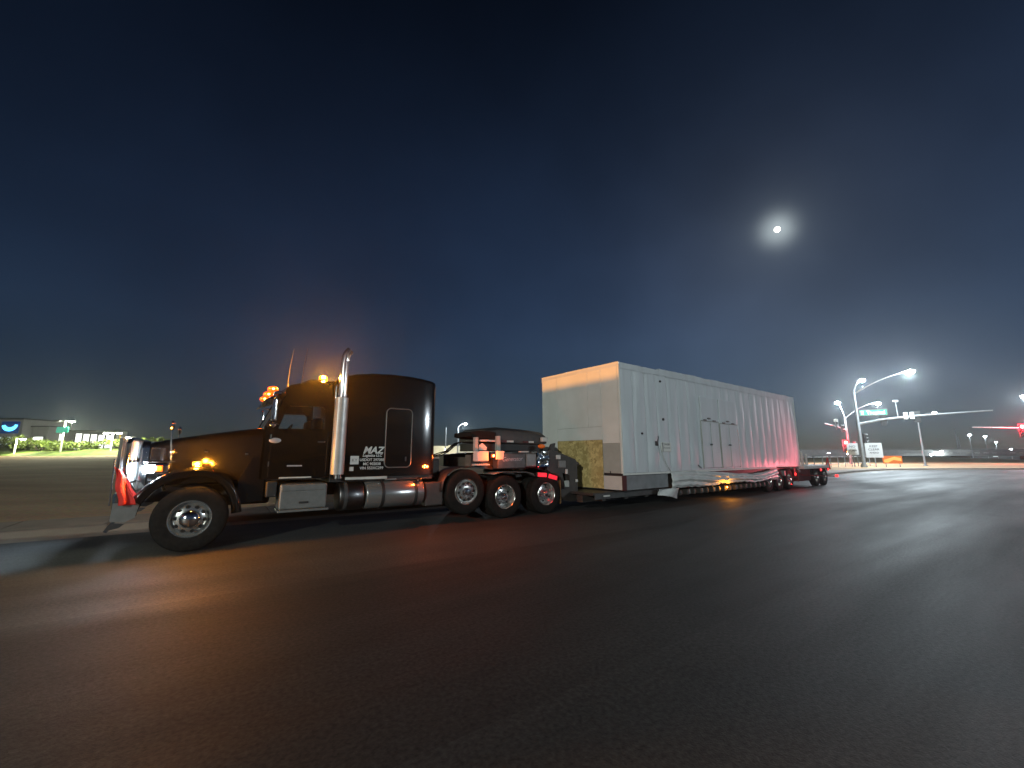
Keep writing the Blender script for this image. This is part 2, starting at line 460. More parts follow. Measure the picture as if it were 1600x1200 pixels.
def tag(o, label=None, cat=None, group=None, kind=None):
    if label: o['label'] = label
    if cat: o['category'] = cat
    if group: o['group'] = group
    if kind: o['kind'] = kind
    return o
def thing(name, label, cat, loc=(0, 0, 0), rz=0.0, group=None):
    o = bpy.data.objects.new(name, None)
    o.empty_display_size = 0.3
    COL.objects.link(o)
    o.location = loc; o.rotation_euler = (0, 0, rz)
    return tag(o, label, cat, group)
def sub(name, parent, loc=(0, 0, 0), rot=(0, 0, 0)):
    o = bpy.data.objects.new(name, None)
    o.empty_display_size = 0.1
    COL.objects.link(o); o.parent = parent; o.location = loc; o.rotation_euler = rot
    return o
def copy_tree(o, parent=None):
    c = o.copy(); COL.objects.link(c); c.parent = parent
    for ch in list(o.children):
        copy_tree(ch, c)
    return c
def lamp(parent, loc, col, inten, rad=0.05, name='light'):
    """point lamp; inten = radiant intensity per steradian"""
    l = bpy.data.lights.new(name, 'POINT')
    l.energy = inten * 4 * math.pi
    l.color = col
    l.shadow_soft_size = rad
    o = bpy.data.objects.new(name, l)
    COL.objects.link(o); o.parent = parent; o.location = loc
    return o
def spot(parent, loc, target, col, inten, size, blend=0.5, rad=0.06, name='beam'):
    l = bpy.data.lights.new(name, 'SPOT')
    l.energy = inten * 4 * math.pi
    l.color = col; l.spot_size = R(size); l.spot_blend = blend; l.shadow_soft_size = rad
    o = bpy.data.objects.new(name, l)
    COL.objects.link(o); o.parent = parent; o.location = loc
    d = Vector(loc) - Vector(target)
    o.rotation_euler = d.to_track_quat('Z', 'Y').to_euler()
    return o
def text(name, body, m, parent, size, M, extrude=0.002, shear=0.0, align='LEFT', bold=0.0):
    cu = bpy.data.curves.new(name, 'FONT')
    cu.body = body; cu.size = size; cu.extrude = extrude; cu.shear = shear; cu.align_x = align; cu.offset = bold
    cu.resolution_u = 3
    tmp = bpy.data.objects.new('tmp_text', cu)
    me = bpy.data.meshes.new_from_object(tmp)
    bpy.data.objects.remove(tmp)
    me.name = name
    me.materials.clear(); me.materials.append(MATS[m])
    o = bpy.data.objects.new(name, me); COL.objects.link(o); o.parent = parent
    o.matrix_local = M
    return o
def Mtext(origin, right, up):
    r_ = Vector(right).normalized(); u_ = Vector(up).normalized(); n_ = r_.cross(u_)
    M = Matrix((r_, u_, n_)).transposed().to_4x4()
    M.translation = Vector(origin)
    return M
def rrect(y0, y1, z0, z1, r, n=4, top_only=False):
    pts = []
    cs = [((y1 - r, z1 - r), 0), ((y0 + r, z1 - r), 90), ((y0 + r, z0 + r), 180), ((y1 - r, z0 + r), 270)]
    for k, ((cy, cz), a0) in enumerate(cs):
        if top_only and k >= 2:
            pts.append((y0 if k == 2 else y1, z0))
            continue
        for i in range(n + 1):
            a = R(a0 + 90 * i / n)
            pts.append((cy + r * math.cos(a), cz + r * math.sin(a)))
    return pts
def smooth01(t):
    t = max(0.0, min(1.0, t)); return t * t * (3 - 2 * t)

# ================================================================== the setting
TH = R(35.386)
T0 = Vector((-5.305, 7.048, 0))
TA = Vector((math.cos(TH), math.sin(TH), 0))
TN = Vector((-math.sin(TH), math.cos(TH), 0))
def tp(u, v, z=0.0):
    p = T0 + TA * u + TN * v
    return Vector((p.x, p.y, z))

# road: one asphalt sheet out to the horizon
tag(G().grid(1, 1, lambda a, b: Vector((-850 + 1700 * a, -850 + 1700 * b, 0))).done('road', 'asphalt'), kind='structure')

# curb line along the far side of the road, bending right at the junction
CURB = [tp(u, 3.15) for u in (-420, -200, -100, -60, -40, -25, -12, -4, 0, 4, 8, 14, 20, 27, 36)]
CURB += [Vector(p) for p in ((26.5, 34.2, 0), (31.0, 37.9, 0), (35.5, 41.2, 0), (40, 43.6, 0), (45, 44.7, 0), (50, 45.0, 0), (57, 44.6, 0), (68, 43.4, 0), (85, 41, 0), (120, 36, 0), (220, 22, 0), (520, -20, 0))]
def curb_normals():
    ns = []
    for i in range(len(CURB)):
        d = (CURB[min(i + 1, len(CURB) - 1)] - CURB[max(i - 1, 0)]).normalized()
        ns.append(Vector((-d.y, d.x, 0)))
    return ns
CN = curb_normals()
def curb_strip(prof):
    return [[c + n * d + Vector((0, 0, z)) for d, z in prof] for c, n in zip(CURB, CN)]
g = G(); g.loft(curb_strip([(-0.45, 0.004), (-0.02, 0.012), (0.0, 0.03), (0.02, 0.13), (0.05, 0.15), (0.17, 0.155), (0.17, -0.05)]), closed=False)
curb = tag(g.done('kerb', 'kerb_tan', smooth=30), kind='structure')
# pavement slabs: each its own piece near the truck, one long strip beyond
pav = tag(G().loft(curb_strip([(0.17, 0.138), (1.75, 0.142), (1.75, -0.05)]), closed=False).done('pavement', 'concrete', smooth=0), kind='structure')
slab = G().box(0.006, 1.49, 0.19, 1.74, 0.10, 0.152, bev=0.008, seg=1).mesh('slab', 'concrete', 0)
for k in range(-9, 25):
    o = put('slab', slab, pav)
    o.location = tp(k * 1.5, 3.15, random.uniform(-0.003, 0.003)); o.rotation_euler = (0, 0, TH)

# open ground beyond the pavement, rising gently towards the lots
def ground_h(x, y):
    d = (Vector((x, y, 0)) - T0).dot(TN)
    left = 1 - smooth01((x - 14) / 26.0)
    h = 0.13 + 1.42 * smooth01((y - 22) / 40.0) * left
    h += 0.05 * noise.noise(Vector((x * 0.12, y * 0.12, 0))) * smooth01((d - 6) / 12.0)
    return h
DS = [1.75, 2.4, 3.2, 4.4, 6, 8, 11, 15, 20, 26, 33, 42, 52, 65, 80, 110, 160, 260, 420, 640]
def fine_curb():
    P, Q = [], []
    for i in range(len(CURB) - 1):
        L_ = (CURB[i + 1] - CURB[i]).length
        n = max(1, min(14, int(L_ / 4)))
        for k in range(n):
            f = k / n
            P.append(CURB[i].lerp(CURB[i + 1], f)); Q.append(CN[i].lerp(CN[i + 1], f).normalized())
    P.append(CURB[-1]); Q.append(CN[-1])
    return P, Q
FP, FN = fine_curb()
rows = []
for c, n in zip(FP, FN):
    row = []
    for k, d in enumerate(DS):
        p = c + n * d
        row.append(Vector((p.x, p.y, 0.138 if k == 0 else ground_h(p.x, p.y))))
    rows.append(row)
tag(G().loft(rows, closed=False).done('ground', 'dirt', smooth=60), kind='structure')

# grassy bank in front of the left-hand lots
def bank(a, b):
    x = -118 + 92 * a
    t = b
    y = 57 + 22 * t + 2.0 * math.sin(x * 0.13)
    base = ground_h(x, y) - 0.06
    fade = smooth01((1 - a) * 6) * smooth01(a * 8)
    h = (1.15 + 0.35 * math.sin(x * 0.21) + 0.5 * smooth01((-70 - x) / 25)) * math.sin(math.pi * min(1, t * 1.2)) ** 0.8 * fade if t < 0.833 else 0
    h += 0.16 * noise.noise(Vector((x * 0.9, y * 0.9, 3))) * fade
    return Vector((x, y, base + max(0.0, h)))
tag(G().grid(150, 26, bank).done('grass_bank', 'grass', smooth=60), kind='structure')

# dark scrub slope below the overpass on the right
def scrub(a, b):
    x = 40 + 230 * a; y = 84 + 24 * b - 0.04 * (x - 40)
    h = 1.1 * math.sin(math.pi * b) ** 0.7 * (0.65 + 0.35 * math.sin(x * 0.09)) * smooth01(a * 12) * smooth01((1 - a) * 4)
    h += 0.2 * noise.noise(Vector((x * 0.5, y * 0.5, 9))) * math.sin(math.pi * b)
    return Vector((x, y, ground_h(x, y) - 0.08 + max(0, h)))
tag(G().grid(120, 12, scrub).done('slope', 'dry_brush', smooth=60), kind='structure')

# the moon
mo = G().ball((0, 0, 0), 13, nu=24, nv=16).done('moon', 'moon_face', loc=MOON * 2400 + Vector((0, 0, 1.5)))
tag(mo, 'small bright moon in the dark sky above the white load', 'moon')

# ------------------------------------------------------------------ lamps, signals and poles
STREET = (0.80, 0.93, 1.0)
def cobra_head(parent, p, d, lens='lens_street', s=1.7):
    """street lamp head at p pointing along d (horizontal)"""
    d = Vector((d[0], d[1], 0)).normalized(); q = Vector((-d.y, d.x, 0))
    M = Matrix((d, q, Vector((0, 0, 1)))).transposed().to_4x4(); M.translation = Vector(p)
    rings = []
    for t, w, h in ((-0.38, 0.05, 0.04), (-0.30, 0.09, 0.06), (0.0, 0.16, 0.085), (0.25, 0.155, 0.07), (0.38, 0.10, 0.045), (0.42, 0.04, 0.02)):
        rings.append([M @ Vector((t * s, w * s * math.cos(a), max(-0.02, h * math.sin(a)) * s)) for a in [2 * math.pi * k / 12 for k in range(12)]])
    head = G().loft(rings).done('lamp_head', 'galvanised', parent)
    l = G().ball((0, 0, 0), 0.27 * s, 0.17 * s, 0.15 * s, 14, 8)
    bmesh.ops.transform(l.bm, matrix=M @ Matrix.Translation((0.06 * s, 0, -0.06 * s)), verts=l.bm.verts)
    l.done('lens', lens, head)
def arm_curve(a, b, sag=0.35, n=8):
    a = Vector(a); b = Vector(b)
    pts = []
    for i in range(n + 1):
        t = i / n
        p = a.lerp(b, t)
        p.z = a.z + (b.z - a.z) * (1 - (1 - t) ** 2) * (1 - sag) + (b.z - a.z) * t * sag
        pts.append(p)
    return pts
def street_lamp(name, label, base, h, arms, inten, group=None, r0=0.11, r1=0.07, lens='lens_street', col=STREET, hs_=1.0):
    t = thing(name, label, 'street lamp', base, 0, group)
    G().cyl((0, 0, 0), (0, 0, h), r0, r1, 12).done('pole', 'galvanised', t)
    G().cyl((0, 0, 0), (0, 0, 0.12), r0 * 2.1, r0 * 1.9, 12).done('base_plate', 'galvanised', t)
    for (dx, dy, z1, z0) in arms:
        a = G().tube(arm_curve((0, 0, z0), (dx, dy, z1)), [0.055 - 0.002 * k for k in range(9)], 8).done('arm', 'galvanised', t)
        v = Vector((dx, dy, 0)).normalized() * 0.38 * hs_
        cobra_head(t, (dx + v.x, dy + v.y, z1 + 0.02), (dx, dy), lens, hs_)
        if inten:
            lamp(t, (dx + v.x, dy + v.y, z1 - 0.21 * hs_ - 0.2), col, inten, 0.12)
    return t
def signal_head(parent, p, face, lit=None, n=3, back=True, s=1.0):
    """traffic signal head, centre p, facing direction face"""
    f = Vector((face[0], face[1], 0)).normalized(); q = Vector((-f.y, f.x, 0))
    M = Matrix((f, q, Vector((0, 0, 1)))).transposed().to_4x4(); M.translation = Vector(p)
    g = G(); g.box(-0.14 * s, 0.06 * s, -0.17 * s, 0.17 * s, -0.18 * n * s, 0.18 * n * s, 0.02 * s)
    bmesh.ops.transform(g.bm, matrix=M, verts=g.bm.verts)
    h = g.done('signal_head', 'signal_black', parent)
    if back:
        g = G(); g.box(-0.05 * s, -0.035 * s, -0.30 * s, 0.30 * s, (-0.18 * n - 0.13) * s, (0.18 * n + 0.13) * s)
        bmesh.ops.transform(g.bm, matrix=M, verts=g.bm.verts)
        g.done('backplate', 'signal_black', h, 0)
    for k in range(n):
        zc = (0.18 * (n - 1) - 0.36 * k) * s
        g = G(); rings = []
        for x in (0.05, 0.30):
            rings.append([M @ Vector((x * s * (1 if (math.sin(a) > -0.3 or x < 0.1) else 0.4), 0.155 * s * math.cos(a), zc + 0.155 * s * math.sin(a))) for a in [2 * math.pi * i / 16 for i in range(16)]])
        g.loft(rings, caps=False); g.done('visor', 'signal_black', h)
        g = G(); g.ball((0.06 * s, 0, zc), 0.05 * s, 0.14 * s, 0.14 * s, 12, 8)
        bmesh.ops.transform(g.bm, matrix=M, verts=g.bm.verts)
        g.done('lens', lit[k] if lit and lit[k] else 'lens_off', h)
    return h

# main signal pole by the corner, with mast arm over the road
mp_ = thing('signal_pole', 'tall galvanised signal pole with long mast arm and lit green street sign', 'signal pole', (41.2, 49.0, 0.13))
G().cyl((0, 0, 0), (0, 0, 9.0), 0.20, 0.11, 16).done('pole', 'galvanised', mp_)
G().cyl((0, 0, 0), (0, 0, 0.35), 0.34, 0.30, 16).done('base', 'concrete_pale', mp_)
ARM = [(0.15, 0.0, 5.05), (1.6, -1.1, 5.45), (4.2, -3.1, 5.75), (8.7, -6.5, 5.98)]
G().tube(ARM, [0.15, 0.135, 0.115, 0.07], 12).done('mast_arm', 'galvanised', mp_)
G().tube(arm_curve((0.1, -0.1, 8.75), (1.05, -5.6, 10.25)), [0.075 - 0.004 * k for k in range(9)], 8).done('luminaire_arm', 'galvanised', mp_)
cobra_head(mp_, (1.12, -6.0, 10.25), (0.15, -1)); lamp(mp_, (1.12, -6.0, 9.65), STREET, 760, 0.12)
G().tube(arm_curve((0.05, 0.1, 8.85), (2.7, 1.9, 10.85)), [0.075 - 0.004 * k for k in range(9)], 8).done('luminaire_arm', 'galvanised', mp_)
cobra_head(mp_, (3.0, 2.1, 10.85), (1, 0.7)); lamp(mp_, (3.0, 2.1, 10.25), STREET, 760, 0.12)
def along_arm(t):
    n = len(ARM) - 1; k = min(n - 1, int(t * n)); f = t * n - k
    return Vector(ARM[k]).lerp(Vector(ARM[k + 1]), f)
sg = thing('street_sign', 'glowing green street name board beside the tall signal pole', 'sign', (41.45, 48.9, 5.75))
ex = Vector((0.80, -0.22, 0.0)).normalized()
def on_board(a, b, d):
    return Vector((0, 0, 0.42)) + ex * a + Vector((-ex.y, ex.x, 0)) * d + Vector((0, 0, b))
G().plate([(0.0, 0.0), (2.75, 0.02), (2.75, 0.68), (0.0, 0.62)], [], on_board, 0.12).done('board', 'sign_green_lit', sg, 0)
G().plate([(-0.05, -0.05), (2.8, -0.03), (2.8, 0.73), (-0.05, 0.67)], [[(0.02, 0.02), (2.73, 0.04), (2.73, 0.66), (0.02, 0.60)]], lambda a, b, d: on_board(a, b, d - 0.03), 0.18).done('frame', 'steel_grey', sg, 0)
text('lettering', 'E', 'sign_green_letter', sg, 0.54, Mtext(on_board(0.14, 0.14, -0.012), ex, (0, 0, 1)), 0.004, bold=0.012)
text('lettering', 'Tropical', 'sign_green_letter', sg, 0.54, Mtext(on_board(0.72, 0.14, -0.012), ex, (0, 0, 1)), 0.004, bold=0.012)
for k, (t, f) in enumerate(((0.37, (0.6, 0.8)), (0.66, (0.6, 0.8)))):
    signal_head(mp_, along_arm(t) + Vector((0.1, 0.14, -0.10)), f, s=0.95)
dv = along_arm(0.62)
for k in range(2):
    q = dv + Vector((0.42 * k - 0.5, -0.32 * k + 0.25, 0.10))
    g = G().box(q.x - 0.16, q.x + 0.16, q.y - 0.12, q.y + 0.12, q.z - 0.42, q.z + 0.36, 0.03); g.done('detector_box', 'white_trim', mp_)
rv = along_arm(0.50)
G().cyl(rv, rv + Vector((-0.05, 0, 1.85)), 0.05, 0.045, 10).done('camera_riser', 'galvanised', mp_)
G().box(rv.x - 0.28, rv.x + 0.2, rv.y - 0.12, rv.y + 0.12, rv.z + 1.83, rv.z + 2.02, 0.03).done('camera', 'white_trim', mp_)
signal_head(mp_, (0.52, -0.02, 3.35), (0.9, -0.3), s=1.05, back=False)

# second signal pole farther back, red showing
p1 = thing('signal_pole', 'farther signal pole with red light glowing and two lamps at its top', 'signal pole', (53.5, 66, 0.12))
G().cyl((0, 0, 0), (0, 0, 7.3), 0.20, 0.13, 14).done('pole', 'galvanised', p1)
G().tube(arm_curve((0, 0, 7.2), (-0.95, -0.3, 9.75), 0.7), 0.06, 8).done('luminaire_arm', 'galvanised', p1)
cobra_head(p1, (-1.1, -0.35, 9.8), (-1, -0.3)); lamp(p1, (-1.1, -0.35, 9.2), STREET, 680, 0.12)
G().tube(arm_curve((0, 0, 7.15), (5.3, 0.2, 9.75), 0.3), 0.06, 8).done('luminaire_arm', 'galvanised', p1)
cobra_head(p1, (5.7, 0.2, 9.8), (1, 0)); lamp(p1, (5.7, 0.2, 9.2), STREET, 680, 0.12)
G().tube([(0, 0, 5.3), (-2.2, -1.0, 5.85), (-4.9, -2.0, 6.25)], [0.12, 0.10, 0.06], 10).done('mast_arm', 'galvanised', p1)
for q, f in (((-1.3, -0.75, 5.55), (0.85, -0.5)), ((-2.6, -1.3, 5.95), (0.85, -0.5))):
    signal_head(p1, q, f, s=1.05)
G().box(-2.75, -2.3, -1.35, -1.05, 6.6, 6.95, 0.03).done('camera', 'white_trim', p1)
signal_head(p1, (-0.62, -0.25, 2.82), (-0.55, -0.83), ['lens_signal_red', None, None], s=1.5)
lamp(p1, (-1.25, -1.2, 3.35), (1.0, 0.03, 0.05), 190, 0.1, 'signal_light')
g = signal_head(p1, (-0.48, -0.25, 1.75), (-0.55, -0.83), ['lens_signal_orange', 'lens_warmwhite'], n=2, back=False, s=0.95)
signal_head(p1, (0.75, -0.25, 3.0), (0.6, -0.8), ['lens_orange_dim', None, None], s=1.0)

# right-hand mast arm with the red signal at the picture's edge
rp = thing('signal_pole', 'mast arm with red signal at the right edge of the picture', 'signal pole', (92.0, 66.0, 0.12))
G().cyl((0, 0, 0), (0, 0, 8.8), 0.22, 0.13, 14).done('pole', 'galvanised', rp)
G().tube([(0, 0, 5.3), (-8.0, -0.4, 5.6), (-19.4, -1.0, 5.72)], [0.15, 0.13, 0.08], 10).done('mast_arm', 'galvanised', rp)
signal_head(rp, (-11.35, -0.85, 5.25), (-0.75, -0.66), ['lens_signal_red', None, None], s=1.6)
lamp(rp, (-12.3, -1.9, 5.85), (1.0, 0.03, 0.05), 380, 0.12, 'signal_light')
G().tube(arm_curve((0, 0, 8.7), (-9.4, -0.6, 10.75), 0.4), 0.07, 8).done('luminaire_arm', 'galvanised', rp)
cobra_head(rp, (-9.7, -0.6, 10.8), (-1, 0)); lamp(rp, (-9.7, -0.6, 10.2), STREET, 760, 0.12)

# street lamps
street_lamp('street_lamp', 'unlit grey street lamp rising behind the long mast arm', (54.3, 55, 0.12), 6.4, [(1.95, 0.0, 7.05, 6.3)], 0, r0=0.13)
street_lamp('street_lamp', 'lit street lamp in the gap between sleeper and white load', (-7.83, 60, ground_h(-7.83, 60)), 4.1, [(0.75, -0.2, 4.48, 4.0)], 120, r0=0.10, hs_=0.8)
t = thing('bare_pole', 'thin bare pole left of the lit lamp in the gap', 'pole', (-9.6, 60, ground_h(-9.6, 60)))
G().cyl((0, 0, 0), (0, 0, 3.95), 0.09, 0.06, 10).done('shaft', 'galvanised', t)
G().cyl((0, 0, 0), (0, 0, 0.1), 0.2, 0.19, 10).done('base_plate', 'galvanised', t)
# lamps of the same street outside the picture, behind the photographer
street_lamp('street_lamp', 'street lamp behind the photographer on the left, outside the picture', (-13, -25, 0), 9.0, [(1.8, 0.8, 9.6, 8.8)], 1750, 'street lamps behind the photographer', col=(0.93, 1.0, 0.92))
street_lamp('street_lamp', 'street lamp behind the photographer on the right, outside the picture', (42, -10, 0), 9.0, [(-1.8, 0.6, 9.6, 8.8)], 900, 'street lamps behind the photographer', col=(0.80, 0.92, 1.0))

# parking-lot lamps on the left
LOTC = (0.96, 1.0, 0.72)
def lot_lamp(label, x, y, h, heads, inten, sign=False):
    z = ground_h(x, y) - 0.05
    t = thing('lot_lamp', label, 'street lamp', (x, y, z), 0, 'lot lamps on the left')
    G().cyl((0, 0, 0), (0, 0, h), 0.11, 0.09, 10).done('pole', 'white_trim', t)
    for s in heads:
        G().box(min(0, s * 0.95), max(0, s * 0.95), -0.05, 0.05, h - 0.06, h + 0.06).done('arm', 'white_trim', t)
        hd = G().box(s * 0.92 - 0.35, s * 0.92 + 0.35, -0.25, 0.25, h - 0.02, h + 0.16, 0.03).done('lamp_head', 'steel_grey', t)
        lit = not (sign and s < 0)
        G().ball((s * 0.92, -0.03, h - 0.04), 0.32, 0.26, 0.12).done('lens', 'lens_warmwhite' if lit else 'lens_off', hd)
        if lit:
            lamp(t, (s * 0.92, -0.1, h - 0.32), LOTC, inten, 0.15)
    return t
lot_lamp('tall white lamp pole with green sign left of the truck', -62.5, 57.6, 4.75, (-1, 1), 380, True)
gs = thing('direction_sign', 'small green sign on the white lamp pole far left', 'sign', (-62.5, 57.6, ground_h(-62.5, 57.6) + 3.1))
G().box(-0.85, 0.8, -0.22, -0.16, 0.0, 0.8, 0.01).done('panel', 'sign_green', gs)
G().box(-0.12, 0.12, -0.17, 0.02, 0.3, 0.5).done('bracket', 'galvanised', gs)
lot_lamp('added short lamp pole before the small lit building at far left', -68.6, 57.4, 2.3, (1,), 120)  # lamp added at a lit entrance to brighten the shrubs
lot_lamp('twin headed lamp pole just left of the truck bumper', -55.6, 57.6, 3.1, (-1, 1), 90)
lot_lamp('lamp pole with one bright head above the chrome guard', -52.4, 57.6, 2.5, (-1,), 80)

# ------------------------------------------------------------------ buildings
def lit_building(name, label, loc, w, d, h, bays, rz=0.0, bay_mat='bay_lit', wall='facade'):
    t = thing(name, label, 'building', loc, rz)
    G().box(0, w, 0, d, -0.6, h, 0.04, 1).done('wall', wall, t, 0)
    G().box(-0.2, w + 0.2, -0.2, d + 0.2, h, h + 0.22, 0.03, 1).done('roof', 'facade_dark', t, 0)
    for (x0, x1, z0, z1) in bays:
        b = G().box(x0, x1, -0.03, 0.05, z0, z1).done('bay', bay_mat, t, 0)
        G().plate([(x0 - 0.12, z0 - 0.02), (x1 + 0.12, z0 - 0.02), (x1 + 0.12, z1 + 0.12), (x0 - 0.12, z1 + 0.12)], [[(x0, z0), (x1, z0), (x1, z1), (x0, z1)]],
                  lambda a, c, e: Vector((a, -0.14 + e, c)), 0.13).done('frame', 'facade_dark', b, 0)
    return t
bz = ground_h(-80, 84)
lit_building('low_building', 'long low building with a row of bright white bays', (-97.3, 86, bz), 15.0, 2.5, 4.9,
             [(0.4, 2.0, 1.2, 4.3), (2.3, 3.9, 1.2, 4.3)] + [(6.7 + 1.58 * k, 8.05 + 1.58 * k, 1.2, 4.4 - 0.1 * k) for k in range(5)])
lit_building('small_building', 'small lit building beside the blue logo block', (-97.1, 83.5, bz), 3.4, 2.2, 5.6, [(0.5, 2.7, 0.8, 3.6)])
tb = thing('block_building', 'pale block with a glowing blue crescent logo at the left edge', 'building', (-109.0, 82, bz), 0)
G().box(0, 11.7, 0, 9, -0.6, 7.0, 0.05, 1).done('wall', 'facade', tb, 0)
G().box(-0.15, 11.85, -0.15, 9.15, 7.0, 7.25, 0.03, 1).done('parapet', 'facade_dark', tb, 0)
for k in range(3):
    w = G().box(4.0 + 2.5 * k, 5.8 + 2.5 * k, -0.03, 0.03, 0.6, 3.5).done('window', 'window_lit', tb, 0)
    G().box(4.85 + 2.5 * k, 4.95 + 2.5 * k, -0.07, 0.0, 0.6, 3.5).done('mullion', 'facade_dark', w, 0)
lg = G().box(7.5, 11.1, -0.16, 0.02, 4.2, 6.6, 0.1).done('logo_panel', 'logo_back', tb)
cres = []
for k in range(17):
    a = R(188 + 172 * k / 16); cres.append((1.55 * math.cos(a), 1.25 * math.sin(a)))
for k in range(17):
    a = R(352 - 158 * k / 16); cres.append((0.98 * math.cos(a) + 0.05, 0.62 * math.sin(a) + 0.12))
G().plate(cres, [], lambda a, b, e: Vector((9.3 + a, -0.22 + e, 5.9 + b)), 0.05).done('crescent', 'logo_blue', lg, 0)

# long pale wall beyond the gap
wl_ = thing('boundary_wall', 'long pale wall lit yellow beyond the gap behind the cab', 'wall', (-34, 66.5, ground_h(-10, 66)))
wpan = G().box(0.0, 2.94, 0.0, 0.2, -0.3, 1.42, 0.015, 1).mesh('wall_panel', 'wall_cream', 0)
wpil = G().box(-0.16, 0.16, -0.06, 0.26, -0.3, 1.55, 0.02, 1).mesh('pier', 'wall_cream', 0)
for k in range(16):
    o = put('wall_panel', wpan, wl_); o.location = (3.0 * k + 0.03, 0, 0)
    o = put('pier', wpil, wl_); o.location = (3.0 * k, 0, 0)
cw = [(-10.3, 64.2, 0.75), (-4.0, 63.9, 0.7), (-14, 64.1, 0.7)]
for k, (x, y, h) in enumerate(cw):
    b = thing('bollard_light', ('low bollard light before the pale wall, near the bare pole', 'low bollard light before the pale wall, nearest the load', 'low bollard light before the pale wall, behind the sleeper')[k], 'lamp', (x, y, ground_h(x, y)))
    G().cyl((0, 0, 0), (0, 0, h), 0.09, 0.09, 10).done('post', 'steel_grey', b)
    G().cyl((0, 0, h), (0, 0, h + 0.16), 0.10, 0.10, 10).done('lens', 'lens_warmwhite', b)
    lamp(b, (0, 0.25, h + 0.12), (1.0, 0.98, 0.78), 14, 0.08)

# overpass far behind the trailer, and the fence before it
ov = thing('overpass', 'long pale concrete overpass behind the junction', 'bridge', (34, 104, 0.1))
for k in range(26):
    x = 7.5 * k
    G().box(x, x + 7.44, -0.2 - 0.004 * (k % 3), 0.25, 1.95, 2.75, 0.02, 1).done('parapet', 'concrete_pale', ov, 0)
G().box(0, 195, -0.6, 6, 1.15, 1.93, 0.05, 1).done('deck', 'concrete_pale', ov, 0)
for k in range(11):
    G().box(8 + 18 * k, 9.0 + 18 * k, 0.5, 4.5, -0.3, 1.148, 0.05, 1).done('pier', 'concrete', ov, 0)
fe = thing('wire_fence', 'galvanised post and rail fence along the junction behind the trailer', 'fence', (24.2, 38.6, 0.12), R(36))
for k in range(13):
    G().cyl((2.4 * k, 0, 0), (2.4 * k, 0, 1.25), 0.04, 0.04, 8).done('post', 'galvanised', fe)
for z in (0.45, 1.2):
    G().cyl((-0.02, 0.05, z), (28.85, 0.05, z), 0.025, 0.025, 8).done('rail', 'galvanised', fe)

# signs by the corner
def panel_sign(name, label, loc, rz, w, h, z0, lines, mat='sign_white', legs=1, ink='sign_ink'):
    t = thing(name, label, 'sign', loc, rz)
    for k in range(legs):
        x = 0 if legs == 1 else (-w * 0.35 + w * 0.7 * k)
        G().box(x - 0.05, x + 0.05, -0.04, 0.04, 0, z0 + h * 0.8).done('leg', 'galvanised', t, 0)
    p = G().box(-w / 2, w / 2, -0.075, -0.045, z0, z0 + h, 0.012).done('panel', mat, t)
    for (s, size, z) in lines:
        text('lettering', s, ink, p, size, Mtext((0, -0.079, z0 + z), (1, 0, 0), (0, 0, 1)), 0.002, align='CENTER', bold=0.004)
    return t
panel_sign('traffic_sign', 'large white panel sign with dark lettering right of the signal pole', (43.2, 49.7, 0.12), R(-38), 1.55, 1.72, 1.12, [('KEEP', 0.34, 1.22), ('CLEAR', 0.34, 0.84), ('AHEAD', 0.26, 0.48)])
panel_sign('traffic_sign', 'smaller white sign left of the signal pole foot', (41.75, 51.0, 0.12), R(-38), 1.05, 1.4, 1.45, [('NO', 0.36, 0.86), ('TURN', 0.3, 0.4)])
op = panel_sign('work_sign', 'low orange and yellow road work panel on the junction verge', (45.5, 50.0, 0.12), R(-40), 1.75, 0.90, 0.42, [], 'sign_orange', 2)
pan = op.children[-1]
G().plate([(-0.75, 0.55), (-0.75, 0.85), (0.2, 1.22), (0.78, 1.05), (0.78, 0.72), (0.1, 0.85), (-0.4, 0.52)], [], lambda a, b, d: Vector((a, -0.083 + d, b)), 0.006).done('arrow', 'sign_yellow', pan, 0)

# post with yellow light put into its colour, and far poles
yp = thing('yellow_lit_post', 'yellow-lit post between lot lamps left of the truck', 'post', (-65.3, 69, ground_h(-65.3, 69) + 0.3))
G().cyl((0, 0, 0), (0, 0, 2.9), 0.14, 0.12, 10).done('shaft', 'yellow_lit_post', yp)
G().cyl((0, 0, 2.9), (0, 0, 3.05), 0.17, 0.10, 10).done('cap', 'yellow_lit_post', yp)
for k, (x, y, h, lb) in enumerate(((118, 110, 8.3, 'tall thin unlit pole beyond the mast arm'), (125, 116, 6.4, 'shorter thin pole left of the distant lot lamps'))):
    t = thing('bare_pole', lb, 'pole', (x, y, 0.1))
    G().cyl((0, 0, 0), (0, 0, h), 0.16, 0.10, 8).done('shaft', 'galvanised', t)
    G().cyl((0, 0, 0), (0, 0, 0.3), 0.3, 0.3, 8).done('base_plate', 'galvanised', t)
FAR = [(110.5, 100, 6.2, 0.45, 'distant white lamp at the tip of the right mast arm'), (129, 113, 6.4, 0.42, 'highest of the distant lamps under the right mast arm'), (134, 115, 4.9, 0.38, 'distant lamp right of and below the highest one'),
       (139, 116, 3.0, 0.3, 'lowest distant lamp near the right edge'), (100.5, 100, 1.55, 0.5, 'distant floodlight right of the unlit street lamp'), (106, 103, 2.2, 0.5, 'distant floodlight higher and right of its neighbour by the unlit lamp'),
       (82.0, 108, 2.0, 0.45, 'distant lamp right of the booster dolly post, left of two'), (85.3, 108, 2.15, 0.5, 'distant lamp right of the booster dolly post, right of two')]
